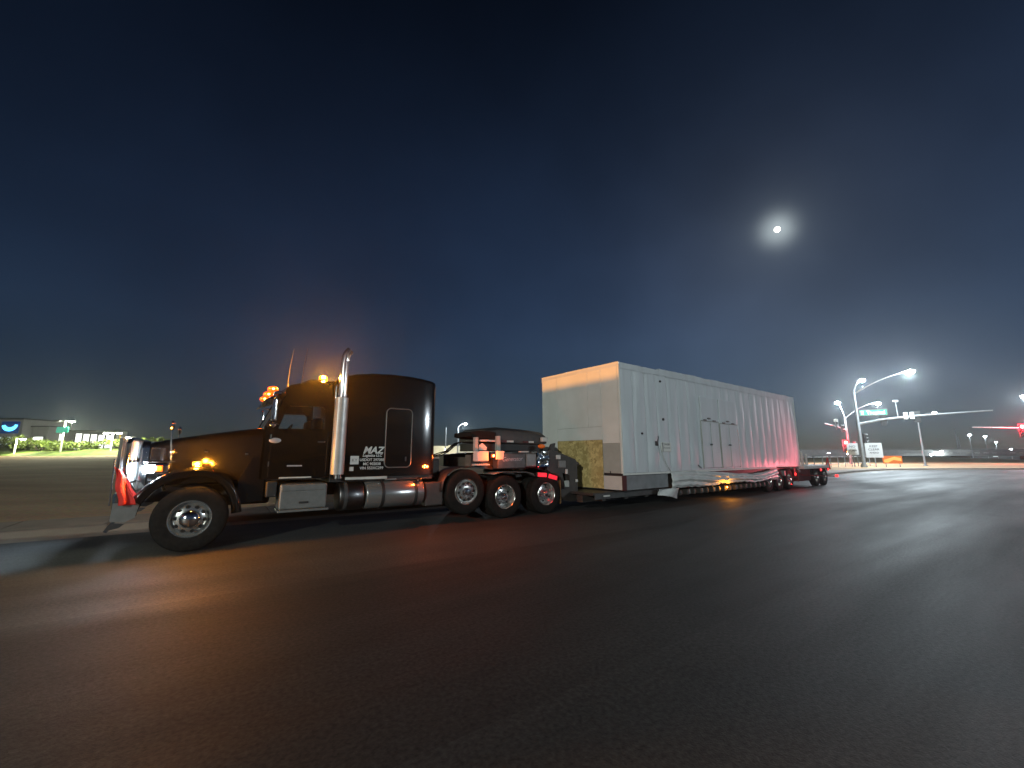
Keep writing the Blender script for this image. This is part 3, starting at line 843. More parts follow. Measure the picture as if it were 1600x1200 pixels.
for (x, y, h, s, lb) in FAR:
    t = thing('distant_lamp', lb, 'lamp', (x, y, ground_h(x, y)), 0, 'distant lamps on the right')
    G().cyl((0, 0, 0), (0, 0, h), 0.07, 0.05, 8).done('pole', 'galvanised', t)
    G().box(-s, s, -0.15, 0.3, h, h + 0.12, 0.02).done('lamp_head', 'steel_grey', t)
    G().ball((0, -0.1, h - 0.03), s * 0.8, 0.26, s * 0.34).done('lens', 'lens_street', t)
    lamp(t, (0, -0.5, h - 0.25), STREET, 45, 0.15)
fb = thing('distant_building', 'distant low building with yellow lit windows at the right edge', 'building', (124, 124, 0.1), R(-14))
G().box(0, 46, 0, 12, -0.3, 2.9, 0.04, 1).done('wall', 'facade_dark', fb, 0)
G().box(-0.2, 46.2, -0.2, 12.2, 2.9, 3.1).done('roof', 'facade_dark', fb, 0)
for k in range(22):
    x = 0.8 + 2.05 * k
    if random.random() < 0.8:
        G().box(x, x + random.uniform(0.7, 1.5), -0.03, 0.03, 1.2 + random.uniform(-0.3, 0.2), 2.2 + random.uniform(-0.2, 0.2)).done('window', random.choice(['window_yellow', 'window_yellow', 'bay_lit', 'window_lit']), fb, 0)

# shrubs on the bank
def shrub(label, x, y, z, rx, rz, n, group='shrubs on the left bank'):
    t = thing('shrub', label, 'shrub', (x, y, z), 0, group)
    g = G()
    for k in range(7):
        a = random.uniform(0, 6.28)
        g.tube([(0, 0, -0.1), (0.3 * rx * math.cos(a), 0.3 * rx * math.sin(a), rz * 0.7), (0.7 * rx * math.cos(a), 0.7 * rx * math.sin(a), rz * random.uniform(1.0, 1.6))], [0.05, 0.035, 0.01], 5)
    g.done('stem', 'bark', t)
    g = G()
    cl = [(random.gauss(0, 0.45) * rx, random.gauss(0, 0.45) * rx, rz * random.uniform(0.5, 1.6)) for _ in range(14)]
    for k in range(n):
        c = random.choice(cl)
        p = Vector((c[0] + random.gauss(0, 0.18) * rx, c[1] + random.gauss(0, 0.18) * rx, max(0.05, c[2] + random.gauss(0, 0.2) * rz)))
        d = Vector((random.uniform(-1, 1), random.uniform(-1, 1), random.uniform(-0.6, 1))).normalized()
        e = d.cross(Vector((random.uniform(-1, 1), random.uniform(-1, 1), random.uniform(-1, 1)))).normalized()
        L_ = random.uniform(0.18, 0.40); w_ = L_ * 0.38
        vs = [g.bm.verts.new(q) for q in (p, p + d * L_ * 0.5 + e * w_, p + d * L_, p + d * L_ * 0.5 - e * w_)]
        g.bm.faces.new(vs)
    g.done('crown', 'leaf', t, 0)
for k, (x, rx, rz, lb) in enumerate(((-88.5, 2.0, 0.7, 'broad shrub at the far left edge of the bank'), (-84.5, 1.7, 0.75, 'shrub under the blue logo on the bank'), (-80.6, 2.1, 0.9, 'tallest shrub between the logo block and lamp pole'),
                                     (-77.5, 1.4, 0.6, 'shrub just behind the white lamp pole'), (-72.3, 1.5, 0.5, 'shrub right of the white lamp pole'), (-66.2, 1.6, 0.5, 'shrub behind the twin headed lamp pole'), (-61.5, 1.6, 0.6, 'shrub showing above the front of the hood'))):
    b_ = bank((x * 0.86 + 118) / 92.0, 0.22)
    shrub(lb, x * 0.86, b_.y, b_.z - 0.05, rx * 1.15, rz * 1.3, 800)

# haze over the whole place
hz = G().box(-900, 900, -900, 900, -1.0, 13.5).mesh('haze', 'dirt', 0)
hm = bpy.data.materials.new('haze'); hm.use_nodes = True
hm.node_tree.nodes.clear()
ho = hm.node_tree.nodes.new('ShaderNodeOutputMaterial')
pv = hm.node_tree.nodes.new('ShaderNodeVolumePrincipled')
pv.inputs['Color'].default_value = (0.9, 0.93, 0.95, 1)
pv.inputs['Density'].default_value = 0.0003
pv.inputs['Anisotropy'].default_value = 0.86
hm.node_tree.links.new(pv.outputs[0], ho.inputs['Volume'])
hz.materials.clear(); hz.materials.append(hm)
hzo = put('haze', hz); tag(hzo, kind='stuff')

# ================================================================== the truck
# local frame: x runs from the front axle towards the rear, y away from the camera side, z up
TRUCK = thing('semi_truck', 'black long-nosed semi truck with sleeper, chrome exhaust stack and amber lights', 'truck', T0, TH)
YC = 1.22
# ---- wheels
def tyre_prof(Ro, Ri, w):
    p = [(Ri, 0.012), (Ri + 0.03, 0.002), (Ri + 0.10, -0.006), (Ro - 0.09, -0.004), (Ro - 0.045, 0.006), (Ro - 0.012, 0.022), (Ro, 0.042)]
    gw = (w - 0.084) / 4
    for k in range(1, 4):
        c = 0.042 + gw * k
        p += [(Ro, c - 0.009), (Ro - 0.014, c - 0.006), (Ro - 0.014, c + 0.006), (Ro, c + 0.009)]
    p += [(Ro, w - 0.042), (Ro - 0.012, w - 0.022), (Ro - 0.045, w - 0.006), (Ro - 0.10, w), (Ri, w - 0.012)]
    return p
tyre_me = G().lathe(tyre_prof(0.522, 0.292, 0.28), 56, closed_prof=True).mesh('tyre', 'rubber', 50)
rim_convex = G().lathe([(0.300, 0.004), (0.292, -0.004), (0.280, 0.004), (0.272, 0.045), (0.245, 0.075), (0.225, 0.060), (0.205, 0.022), (0.165, 0.004), (0.125, -0.004), (0.105, -0.006), (0.095, 0.01), (0.05, 0.02), (0.0, 0.02)], 48).mesh('rim', 'wheel_polish', 35)
rim_dual = G().lathe([(0.300, 0.004), (0.292, -0.004), (0.282, 0.006), (0.268, 0.05), (0.258, 0.15), (0.240, 0.175), (0.200, 0.165), (0.150, 0.150), (0.120, 0.148), (0.0, 0.148)], 48).mesh('rim', 'wheel_polish', 35)
hub_moon = G().lathe([(0.145, 0.004), (0.142, -0.03), (0.125, -0.062), (0.09, -0.088), (0.045, -0.102), (0.0, -0.106)], 32).mesh('hub_cap', 'chrome', 60)
hub_lift = G().lathe([(0.085, 0.01), (0.085, -0.05), (0.075, -0.075), (0.05, -0.085), (0.0, -0.088)], 28).mesh('hub_cap', 'chrome', 40)
hub_dual = G().lathe([(0.095, 0.15), (0.09, 0.06), (0.075, 0.035), (0.06, -0.01), (0.04, -0.025), (0.0, -0.028)], 28).mesh('hub_cap', 'chrome', 40)
nut_me = G().cyl((0, 0.01, 0), (0, -0.034, 0), 0.019, 0.015, 6).mesh('lug_nut', 'chrome', 0)
hole_me = G().cyl((0, 0.004, 0), (0, -0.004, 0), 0.030, 0.030, 16).mesh('hand_hole', 'dark_hole', 0)
def wheel(parent, x, y, z, kind, far=False, name='wheel', scale=1.0):
    w = sub(name, parent, (x, y, z), (0, random.uniform(0, 6.28), math.pi if far else 0))
    w.scale = (scale,) * 3
    put('tyre', tyre_me, w)
    put('rim', {'steer': rim_convex, 'lift': rim_convex, 'dual': rim_dual}[kind], w)
    put('hub_cap', {'steer': hub_moon, 'lift': hub_lift, 'dual': hub_dual}[kind], w)
    yn, yh = {'steer': (0.0, 0.012), 'lift': (0.0, 0.012), 'dual': (0.148, 0.162)}[kind]
    if not far:
        for k in range(10):
            a = 2 * math.pi * k / 10
            if kind != 'steer':
                o = put('lug_nut', nut_me, w); o.location = (0.143 * math.cos(a), yn, 0.143 * math.sin(a))
            a += math.pi / 10
            if kind != 'dual' or k % 2 == 0:
                o = put('hand_hole', hole_me, w); o.location = (0.197 * math.cos(a), yh, 0.197 * math.sin(a))
    return w
w = wheel(TRUCK, 0, 0, 0.522, 'steer'); w.rotation_euler = (0, 0.4, R(-3))
wheel(TRUCK, 0, 2.44, 0.522, 'steer', True)
wheel(TRUCK, 5.18, 0, 0.70, 'lift'); wheel(TRUCK, 5.18, 2.44, 0.70, 'lift', True)
for u in (6.308, 7.658):
    wheel(TRUCK, u, 0, 0.522, 'dual'); wheel(TRUCK, u, 2.44, 0.522, 'dual', True)
    for y in (0.33, 1.83):
        o = put('inner_tyre', tyre_me, TRUCK); o.location = (u, y, 0.522)
# ---- chassis
for y in (YC - 0.46, YC + 0.38):
    G().box(-0.75, 8.35, y, y + 0.08, 0.76, 1.02, 0.01).done('frame_rail', 'steel_dark', TRUCK)
for u in (0.6, 2.2, 3.4, 4.6, 5.8, 7.0, 8.2):
    G().box(u, u + 0.1, YC - 0.38, YC + 0.38, 0.80, 0.98).done('cross_member', 'steel_dark', TRUCK, 0)
for u, z in ((0, 0.50), (5.18, 0.70), (6.308, 0.522), (7.658, 0.522)):
    G().cyl((u, 0.28, z), (u, 2.16, z), 0.075, 0.075, 12).done('axle', 'steel_dark', TRUCK)
for u in (6.308, 7.658):
    G().ball((u, YC, 0.54), 0.24, 0.2, 0.24).done('differential', 'steel_dark', TRUCK)
G().cyl((1.6, YC, 0.78), (6.1, YC, 0.62), 0.06, 0.06, 10).done('drive_shaft', 'steel_dark', TRUCK)
G().box(-0.5, 1.2, YC - 0.38, YC + 0.38, 0.62, 1.35, 0.06).done('engine_block', 'steel_dark', TRUCK)
# ---- hood
def hood_ring(u, hw, zt, zb, r):
    return [Vector((u, YC + y, z)) for y, z in rrect(-hw, hw, zb, zt, r, 5, True)]
G().loft([hood_ring(u, hw, zt, zb, r) for u, hw, zt, zb, r in ((-0.70, 0.50, 1.755, 1.02, 0.12), (-0.66, 0.53, 1.785, 1.02, 0.14), (-0.3, 0.585, 1.87, 1.05, 0.16), (0.2, 0.66, 1.965, 1.08, 0.18), (0.6, 0.72, 2.035, 1.10, 0.19), (0.93, 0.775, 2.085, 1.12, 0.20))]).done('hood', 'black_paint', TRUCK)
# grille with chrome surround and bars
G().plate([(y, z) for y, z in rrect(-0.53, 0.53, 0.92, 1.80, 0.13, 5, True)], [[(y, z) for y, z in rrect(-0.46, 0.46, 1.0, 1.72, 0.09, 4)]], lambda a, b, d: Vector((-0.80 + d, YC + a, b)), 0.10).done('grille_surround', 'chrome', TRUCK)
gr = G().box(-0.75, -0.73, YC - 0.46, YC + 0.46, 1.0, 1.72).done('grille', 'dark_hole', TRUCK, 0)
bar = G().box(-0.79, -0.765, -0.008, 0.008, 1.0, 1.72).mesh('bar', 'chrome', 0)
for k in range(15):
    o = put('bar', bar, gr); o.location = (0, YC - 0.42 + 0.06 * k, 0)
# ---- front fenders
ARC = [(-0.82, 0.64), (-0.80, 0.76), (-0.74, 0.90), (-0.63, 1.06), (-0.47, 1.20), (-0.27, 1.305), (-0.05, 1.345), (0.17, 1.325), (0.36, 1.24), (0.51, 1.10), (0.61, 0.93), (0.67, 0.76), (0.70, 0.58)]
def fender(side):
    rows = []
    for i, (x, z) in enumerate(ARC):
        a = Vector(ARC[max(i - 1, 0)]); b = Vector(ARC[min(i + 1, len(ARC) - 1)])
        d = (b - a).normalized(); n = Vector((-d.y, d.x))
        pr = [(0.045, -0.14), (0.03, -0.09), (0.022, -0.03), (0.025, -0.008), (0.05, 0.006), (0.12, 0.016), (0.25, 0.02), (0.42, 0.018), (0.62, 0.01)]
        rows.append([Vector((x + n.x * o, y if side < 0 else 2.44 - y, z + n.y * o)) for y, o in pr])
    o = G().loft(rows, closed=False).done('fender', 'black_paint', TRUCK, 60)
    md = o.modifiers.new('thick', 'SOLIDIFY'); md.thickness = 0.015; md.offset = -1
    return o
fn = fender(-1); fender(1)
rows = []
for i, (x, z) in enumerate(ARC):
    a = Vector(ARC[max(i - 1, 0)]); b = Vector(ARC[min(i + 1, len(ARC) - 1)])
    d = (b - a).normalized(); n = Vector((-d.y, d.x))
    rows.append([Vector((x + n.x * o, y, z + n.y * o)) for y, o in ((0.018, -0.06), (0.010, -0.045), (0.010, -0.028), (0.02, -0.018))])
G().loft(rows, closed=False).done('edge_trim', 'black_paint', fn, 60)
# filler between fender and hood, stepping down behind the wheel
for s in (-1, 1):
    y0, y1 = (0.16, 0.46) if s < 0 else (1.98, 2.28)
    G().loft([[Vector((u, y, z)) for y, z in ((y0, zb), (y1, zb), (y1, zt), (y0 + 0.05, zt))] for u, zb, zt in ((0.62, 0.70, 1.10), (0.80, 0.72, 1.50), (1.02, 0.74, 1.62))]).done('cowl_side', 'black_paint', TRUCK)
# ---- bumper
bp_ = G()
def bump_ring(y, dx):
    return [Vector((x + dx, y, z)) for x, z in ((-0.985, 0.97), (-1.0, 0.94), (-0.985, 0.56), (-1.045, 0.41), (-1.03, 0.40), (-0.955, 0.55), (-0.965, 0.94), (-0.95, 0.97))]
bp_.loft([bump_ring(y, dx) for y, dx in ((0.02, 0.045), (0.08, 0.008), (0.25, -0.01), (YC, -0.05), (2.19, -0.01), (2.36, 0.008), (2.42, 0.045))])
bm_ = bp_.done('bumper', 'chrome', TRUCK, 30)
for y in (0.004, 2.412):
    G().plate([(-0.975, 0.56), (-0.80, 0.54), (-0.69, 0.60), (-0.66, 0.79), (-0.72, 0.83), (-0.965, 0.83)], [], lambda a, b, d: Vector((a, y + d, b)), 0.024).done('end_wrap', 'aluminium', bm_, 0)
    G().plate([(-1.03, 0.42), (-0.96, 0.535), (-0.80, 0.515), (-0.86, 0.46)], [], lambda a, b, d: Vector((a, y + d, b)), 0.024).done('lower_wing', 'chrome', bm_, 0)
# ---- grille guard of flat chrome uprights
gg = G().tube([(-0.90, 0.10, 0.96), (-0.90, 0.10, 1.74), (-0.89, 0.16, 1.80), (-0.88, 0.3, 1.815), (-0.88, 2.14, 1.815), (-0.89, 2.28, 1.80), (-0.90, 2.34, 1.74), (-0.90, 2.34, 0.96)], 0.034, 12).done('grille_guard', 'chrome', TRUCK)
for y in (0.24, 0.62, 1.0, 1.44, 1.82, 2.20):
    G().box(-0.935, -0.84, y - 0.03, y + 0.03, 0.95, 1.80, 0.02).done('upright', 'guard_alu', gg)
for z in (1.12, 1.46):
    G().cyl((-0.86, 0.12, z), (-0.86, 2.32, z), 0.022, 0.022, 10).done('rail', 'chrome', gg)
for y in (0.15, 2.25):
    G().plate([(-0.92, 0.84), (-0.70, 0.84), (-0.74, 1.0), (-0.88, 1.22)], [], lambda a, b, d: Vector((a, y + d, b)), 0.02).done('bracket', 'chrome', gg, 0)
sb_ = G().box(-0.995, -0.97, 0.06, 2.38, 1.30, 1.79, 0.01).done('sign_board', 'black_trim', TRUCK)
G().plate([(0.03, 1.27), (2.41, 1.27), (2.41, 1.82), (0.03, 1.82)], [[(0.07, 1.31), (2.37, 1.31), (2.37, 1.78), (0.07, 1.78)]], lambda a, b, d: Vector((-1.003 + d, a, b)), 0.04).done('board_edge', 'aluminium', sb_, 0)
# ---- headlights
for s in (-1, 1):
    y = 0.34 if s < 0 else 2.10
    yo = -1 if s < 0 else 1
    pod = G().box(-0.66, -0.36, y - 0.15, y + 0.15, 1.235, 1.435, 0.05, 3).done('headlight_pod', 'chrome', TRUCK)
    G().box(-0.685, -0.652, y - 0.13, y + 0.13, 1.26, 1.41, 0.02).done('lens', 'lens_head', pod)
    a_, b_ = sorted((y + yo * 0.145, y + yo * 0.165))
    G().box(-0.655, -0.55, a_, b_, 1.275, 1.40, 0.008).done('side_lens', 'lens_head', pod)
    G().box(-0.535, -0.45, a_, b_, 1.29, 1.39, 0.008).done('turn_lens', 'lens_orange', pod)
    G().cyl((-0.70, y - 0.16, 1.455), (-0.30, y - 0.16 if s < 0 else y + 0.16, 1.455), 0.014, 0.014, 8).done('visor_bar', 'chrome', pod)
    G().cyl((-0.5, y, 1.24), (-0.42, y + 0.14 * -yo, 0.98), 0.035, 0.04, 10).done('pod_stalk', 'chrome', pod)
    spot(TRUCK, (-0.72, y, 1.33), (-2.9, y - 0.1 * s, 0.0), (0.66, 0.84, 1.0), 26, 80, 1.0)
    lamp(TRUCK, (-0.60, y + yo * 0.22, 1.34), (0.85, 0.93, 1.0), 0.9, 0.03, 'headlight_glow')
    lamp(TRUCK, (-0.49, y + yo * 0.21, 1.34), (1.0, 0.2, 0.02), 0.25, 0.03, 'turn_glow')
lamp(TRUCK, (-0.74, 0.34, 1.33), (0.66, 0.82, 1.0), 3.0, 0.05, 'headlight_glow')
lamp(TRUCK, (-0.78, 0.10, 1.36), (0.70, 0.86, 1.0), 0.6, 0.04, 'headlight_glow')  # extra lamp outside the pod, added to brighten the guard uprights
# ---- amber lamp on the fender
fl_ = G().box(-0.075, 0.075, 0.13, 0.21, 1.36, 1.375, 0.005).done('fender_lamp', 'chrome', TRUCK)
G().box(-0.065, 0.065, 0.125, 0.205, 1.375, 1.445, 0.018, 3).done('lens', 'lens_amber', fl_)
G().ball((0, 0.12, 1.41), 0.034, 0.016, 0.02).done('bulb', 'bulb_amber', fl_)
lamp(TRUCK, (0, 0.03, 1.43), AMBER, 13.0, 0.04, 'amber_light')
lamp(TRUCK, (0, 0.27, 1.48), AMBER, 5.0, 0.04, 'amber_light')
# ---- hood mirror on a stalk
for s in (-1, 1):
    y = 0.33 if s < 0 else 2.11
    hm_ = G().tube([(-0.36, y + 0.08 * -s, 1.30), (-0.38, y, 1.62), (-0.40, y, 1.82), (-0.41, y, 2.0)], 0.013, 8).done('mirror_stalk', 'chrome', TRUCK)
    G().lathe([(0.0, 0.045), (0.05, 0.04), (0.075, 0.02), (0.082, 0.0), (0.070, -0.006)], 24, axis='x').done('mirror_head', 'chrome', hm_, loc=(-0.42, y, 2.06))
    G().lathe([(0.0, -0.005), (0.070, -0.006)], 24, axis='x').done('mirror_glass', 'black_trim', hm_, loc=(-0.423, y, 2.06))
    G().ball((-0.37, y + 0.02, 1.62), 0.035).done('clamp', 'chrome', hm_)
# hood latches and handle
for u, z in ((-0.35, 1.60), (0.10, 1.62), (0.72, 1.58), (0.86, 1.32)):
    G().box(u - 0.03, u + 0.03, YC - 0.005 - (0.585 + 0.147 * (u + 0.3)) - 0.02, YC - (0.585 + 0.147 * (u + 0.3)) + 0.01, z - 0.02, z + 0.02, 0.008).done('hood_latch', 'chrome', TRUCK)
# ---- cab
Y0, Y1 = 0.14, 2.30
CAB = [(0.93, 1.12), (0.93, 2.075), (1.215, 2.70), (1.24, 2.80), (1.32, 2.87), (1.6, 2.955), (2.10, 3.03), (2.10, 1.12)]
WIN = [(1.165, 2.055), (1.27, 2.42), (1.33, 2.50), (1.90, 2.52), (1.965, 2.47), (1.985, 2.07)]
for y, s in ((Y0, 1), (Y1, -1)):
    G().plate(CAB, [WIN], lambda a, b, d: Vector((a, y + s * d, b)), 0.05).done('cab_side', 'black_paint', TRUCK, 0)
    G().plate(WIN, [], lambda a, b, d: Vector((a, y + s * (0.02 + d), b)), 0.006).done('door_glass', 'cab_glass', TRUCK, 0)
    dr = G().box(1.06, 2.055, min(y, y - s * 0.014), max(y, y - s * 0.014), 1.16, 2.03, 0.008).done('door', 'black_paint', TRUCK)
    G().box(1.86, 2.0, min(y - s * 0.013, y - s * 0.045), max(y - s * 0.013, y - s * 0.045), 1.80, 1.835, 0.01).done('handle', 'chrome', dr)
    G().box(1.36, 1.62, min(y - s * 0.0145, y - s * 0.018), max(y - s * 0.0145, y - s * 0.018), 1.345, 1.37).done('badge', 'badge', dr)
    for z in (1.35, 1.85):
        G().cyl((1.055, y - s * 0.02, z), (1.055, y - s * 0.02, z + 0.09), 0.014, 0.014, 8).done('hinge', 'chrome', dr)
    G().box(1.25, 1.80, min(y - s * 0.0, y - s * 0.02), max(y, y - s * 0.02), 1.125, 1.15).done('sill_strip', 'white_trim', TRUCK)
    G().tube([(0.965, y - s * 0.004, 2.09), (1.225, y - s * 0.004, 2.69)], 0.022, 8).done('pillar', 'black_paint', TRUCK)
roofc = [(1.215, 2.70), (1.24, 2.80), (1.32, 2.87), (1.6, 2.955), (2.10, 3.03), (2.14, 3.03)]
G().loft([[Vector((u, y, z + b)) for y, b in ((Y0, -0.01), (Y0 + 0.03, 0.03), (Y0 + 0.14, 0.06), (YC - 0.4, 0.085), (YC, 0.095), (YC + 0.4, 0.085), (Y1 - 0.14, 0.06), (Y1 - 0.03, 0.03), (Y1, -0.01))] for u, z in roofc], closed=False).done('cab_roof', 'black_paint', TRUCK, 60)
G().box(0.95, 2.1, Y0 + 0.05, Y1 - 0.05, 1.10, 1.14).done('cab_floor', 'black_trim', TRUCK, 0)
G().box(0.925, 0.965, Y0, Y1, 1.12, 2.07).done('firewall', 'black_paint', TRUCK, 0)
for a_, b_ in ((Y0 + 0.03, YC - 0.02), (YC + 0.02, Y1 - 0.03)):
    G().plate([(0.0, 0.0), (1.0, 0.0), (1.0, 1.0), (0.0, 1.0)], [], lambda a, b, d: Vector((0.945 + 0.275 * b + d, a_ + (b_ - a_) * a, 2.075 + 0.625 * b)), 0.008).done('windscreen', 'cab_glass', TRUCK, 0)
G().tube([(0.94, YC, 2.07), (1.22, YC, 2.71)], 0.022, 8).done('windscreen_post', 'black_trim', TRUCK)
# sun visor
G().loft([[Vector((x, y, z)) for x, z in ((1.20, 2.74), (0.90, 2.60), (0.895, 2.585), (1.20, 2.72))] for y in (Y0 + 0.02, YC, Y1 - 0.02)]).done('visor', 'black_paint', TRUCK, 0)
# dashboard, seats, wheel
G().box(0.97, 1.25, Y0 + 0.06, Y1 - 0.06, 1.6, 2.06, 0.06).done('dashboard', 'black_trim', TRUCK)
for y in (0.55, 1.5):
    st_ = G().box(1.45, 1.95, y, y + 0.5, 1.45, 1.62, 0.05).done('seat', 'seat_cloth', TRUCK)
    G().box(1.86, 2.02, y + 0.02, y + 0.48, 1.6, 2.33, 0.06).done('backrest', 'seat_cloth', st_)
g = G(); g.lathe([(0.225 + 0.016 * math.cos(a), 0.016 * math.sin(a)) for a in [2 * math.pi * k / 8 for k in range(8)]], 24, axis='x', closed_prof=True)
g.done('steering_wheel', 'black_trim', TRUCK, loc=(1.36, 0.8, 1.98), rot=(0, R(30), 0))
# door mirror, chrome
for s, y in ((-1, Y0 - 0.26), (1, Y1 + 0.26)):
    mh = G().box(1.005, 1.085, y - 0.10, y + 0.10, 2.17, 2.60, 0.035, 3).done('door_mirror', 'chrome', TRUCK)
    for z in (2.14, 2.63):
        G().tube([(1.05, y, z), (1.08, y - s * 0.1, z + 0.01), (1.16, y - s * 0.26, z - 0.01)], 0.014, 8).done('bracket', 'chrome', mh)
    G().ball((1.045, y, 2.105), 0.055, 0.06, 0.05).done('spot_mirror', 'chrome', mh)
    G().box(1.086, 1.09, y - 0.085, y + 0.085, 2.20, 2.57).done('mirror_glass', 'black_trim', mh)
# roof lamps
for k, y in enumerate((0.34, YC, 2.10)):
    rl = G().box(1.04, 1.20, y - 0.05, y + 0.05, 2.72, 2.80, 0.02).done('roof_lamp', 'chrome', TRUCK)
    G().ball((1.03, y, 2.82), 0.095, 0.075, 0.068).done('lens', 'lens_orange', rl)
    G().ball((1.03, y - 0.062, 2.825), 0.026, 0.02, 0.022).done('bulb', 'bulb_amber', rl)
    lamp(TRUCK, (0.90, y - 0.06, 2.86), ORED, 1.1, 0.04, 'roof_light')
# beacon
bc = G().cyl((2.0, 0.80, 3.08), (2.0, 0.80, 3.15), 0.075, 0.07, 20).done('beacon', 'black_trim', TRUCK)
G().lathe([(0.085, 3.15), (0.09, 3.17), (0.082, 3.24), (0.05, 3.268), (0.0, 3.275)], 20, (2.0, 0.80, 0), 'z').done('lens', 'lens_amber', bc)
G().ball((1.995, 0.725, 3.21), 0.05, 0.02, 0.035).done('bulb', 'bulb_amber', bc)
BEACON_Z = 3.255
lamp(TRUCK, (1.98, 0.71, BEACON_Z), AMBER, 210, 0.02, 'beacon_light')
# antennas
for (u, y, h) in ((1.28, 0.42, 0.72), (1.50, 0.22, 0.72)):
    an = G().cyl((u, y, 2.86), (u, y, 2.98), 0.018, 0.012, 8).done('antenna', 'black_trim', TRUCK)
    G().tube([(u, y, 2.98), (u + 0.02, y, 2.98 + h * 0.5), (u + 0.06, y, 2.98 + h)], [0.008, 0.006, 0.004], 6).done('whip', 'black_trim', an)
G().tube([(1.55, 0.5, 3.0), (1.72, 0.5, 3.09), (1.92, 0.5, 3.10)], 0.03, 8).done('air_horn', 'chrome', TRUCK)
# emblem on the cowl
em = G(); em.lathe([(0.0, -0.008), (0.07, -0.007), (0.082, 0.0)], 24)
o = em.done('emblem', 'badge', TRUCK, loc=(1.13, Y0 - 0.012, 1.83)); o.scale = (1.25, 1, 0.62)
# ---- sleeper
def slp_ring(u, zt, ins, r):
    return [Vector((u, y, z)) for y, z in rrect(0.12 + ins, 2.32 - ins, 1.12 + ins * 0.3, zt, r, 6, True)]
G().loft([slp_ring(u, zt, i_, r) for u, zt, i_, r in ((2.115, 3.05, 0.05, 0.10), (2.15, 3.11, 0.02, 0.13), (2.3, 3.19, 0.0, 0.075), (2.55, 3.27, 0.0, 0.075), (2.9, 3.325, 0.0, 0.075), (3.3, 3.35, 0.0, 0.075), (3.7, 3.35, 0.0, 0.075), (4.05, 3.325, 0.0, 0.075), (4.28, 3.29, 0.0, 0.075), (4.36, 3.265, 0.015, 0.075), (4.385, 3.23, 0.05, 0.07))]).done('sleeper', 'black_paint', TRUCK, 50)
def rr_path(x0, x1, z0, z1, r, n=5):
    return rrect(x0, x1, z0, z1, r, n)
sdr = G().plate(rr_path(3.23, 3.79, 1.31, 2.56, 0.09), [], lambda a, b, d: Vector((a, 0.110 + d, b)), 0.02).done('sleeper_door', 'black_paint', TRUCK, 0)
tr_pts = [Vector((a, 0.104, b)) for a, b in rr_path(3.215, 3.805, 1.295, 2.575, 0.10)]
tr_pts.append(tr_pts[0]); tr_pts.append(tr_pts[1])
G().tube(tr_pts, 0.012, 8, caps=False).done('trim', 'aluminium', sdr)
G().box(3.66, 3.70, 0.085, 0.112, 1.42, 1.53, 0.008).done('handle', 'chrome', sdr)
G().box(2.42, 3.28, 0.06, 0.13, 1.06, 1.115, 0.01).done('step_plate', 'white_trim', TRUCK)
G().box(2.14, 4.36, 0.16, 2.28, 1.02, 1.118, 0.01).done('sleeper_floor', 'black_trim', TRUCK)
# lettering
def side_text(s, x, z, size, **k):
    return text('lettering', s, 'lettering', TRUCK, size, Mtext((x, 0.1175, z), (1, 0, 0), (0, 0, 1)), 0.0015, **k)
side_text('MAZ', 2.965, 1.595, 0.20, align='CENTER', shear=0.30, bold=0.006)
side_text('Logistics LLC', 2.955, 1.525, 0.075, align='CENTER', shear=0.2, bold=0.002)
side_text('USDOT 297088', 2.955, 1.435, 0.078, align='CENTER', bold=0.0015)
side_text('MC 902038', 2.955, 1.35, 0.078, align='CENTER', bold=0.0015)
side_text('VIN 553XC299', 2.955, 1.265, 0.078, align='CENTER', bold=0.0015)
stk = G().box(2.51, 2.68, 0.1165, 0.119, 1.37, 1.54).done('permit_sticker', 'lettering', TRUCK, 0)
text('mark', 'KY', 'sticker_ink', stk, 0.09, Mtext((2.595, 0.1155, 1.425), (1, 0, 0), (0, 0, 1)), 0.001, align='CENTER')
G().box(2.50, 2.585, 0.1165, 0.119, 1.235, 1.32).done('small_sticker', 'white_trim', TRUCK, 0)
# amber side lamp at the sleeper's rear corner
sl_ = G().box(4.13, 4.25, 0.10, 0.125, 1.255, 1.345, 0.01).done('side_lamp', 'chrome', TRUCK)
G().ball((4.19, 0.10, 1.30), 0.05, 0.025, 0.036).done('lens', 'lens_orange', sl_)
G().ball((4.19, 0.08, 1.30), 0.022, 0.012, 0.02).done('bulb', 'bulb_amber', sl_)
lamp(TRUCK, (4.19, 0.0, 1.30), ORED, 2.2, 0.03, 'side_light')
# ---- exhaust stack
sk = G()
pr_ = [(2.135, 0.14), (2.135, 0.02), (2.165, -0.03), (2.215, -0.055), (2.29, -0.055), (2.345, -0.03), (2.375, 0.02), (2.375, 0.14)]
sk.loft([[Vector((x, y, z)) for x, y in pr_] for z in (1.18, 1.9, 2.72)])
gd = sk.done('stack_guard', 'guard_alu', TRUCK, 30)
stp = [(2.255, 0.03, 1.1), (2.255, 0.03, 2.6), (2.255, 0.03, 3.45), (2.265, 0.03, 3.58), (2.285, 0.02, 3.65), (2.315, 0.01, 3.70), (2.345, 0.0, 3.735)]
G().tube(stp, [0.083, 0.083, 0.083, 0.083, 0.082, 0.08, 0.078], 20, caps=False).done('exhaust_stack', 'chrome', TRUCK, 60)
G().tube([(2.255, 0.03, 2.74), (2.255, 0.03, 2.80)], 0.092, 20).done('stack_clamp', 'chrome', TRUCK)
G().box(2.2, 2.3, 0.06, 0.14, 2.9, 2.95).done('stack_bracket', 'chrome', TRUCK)
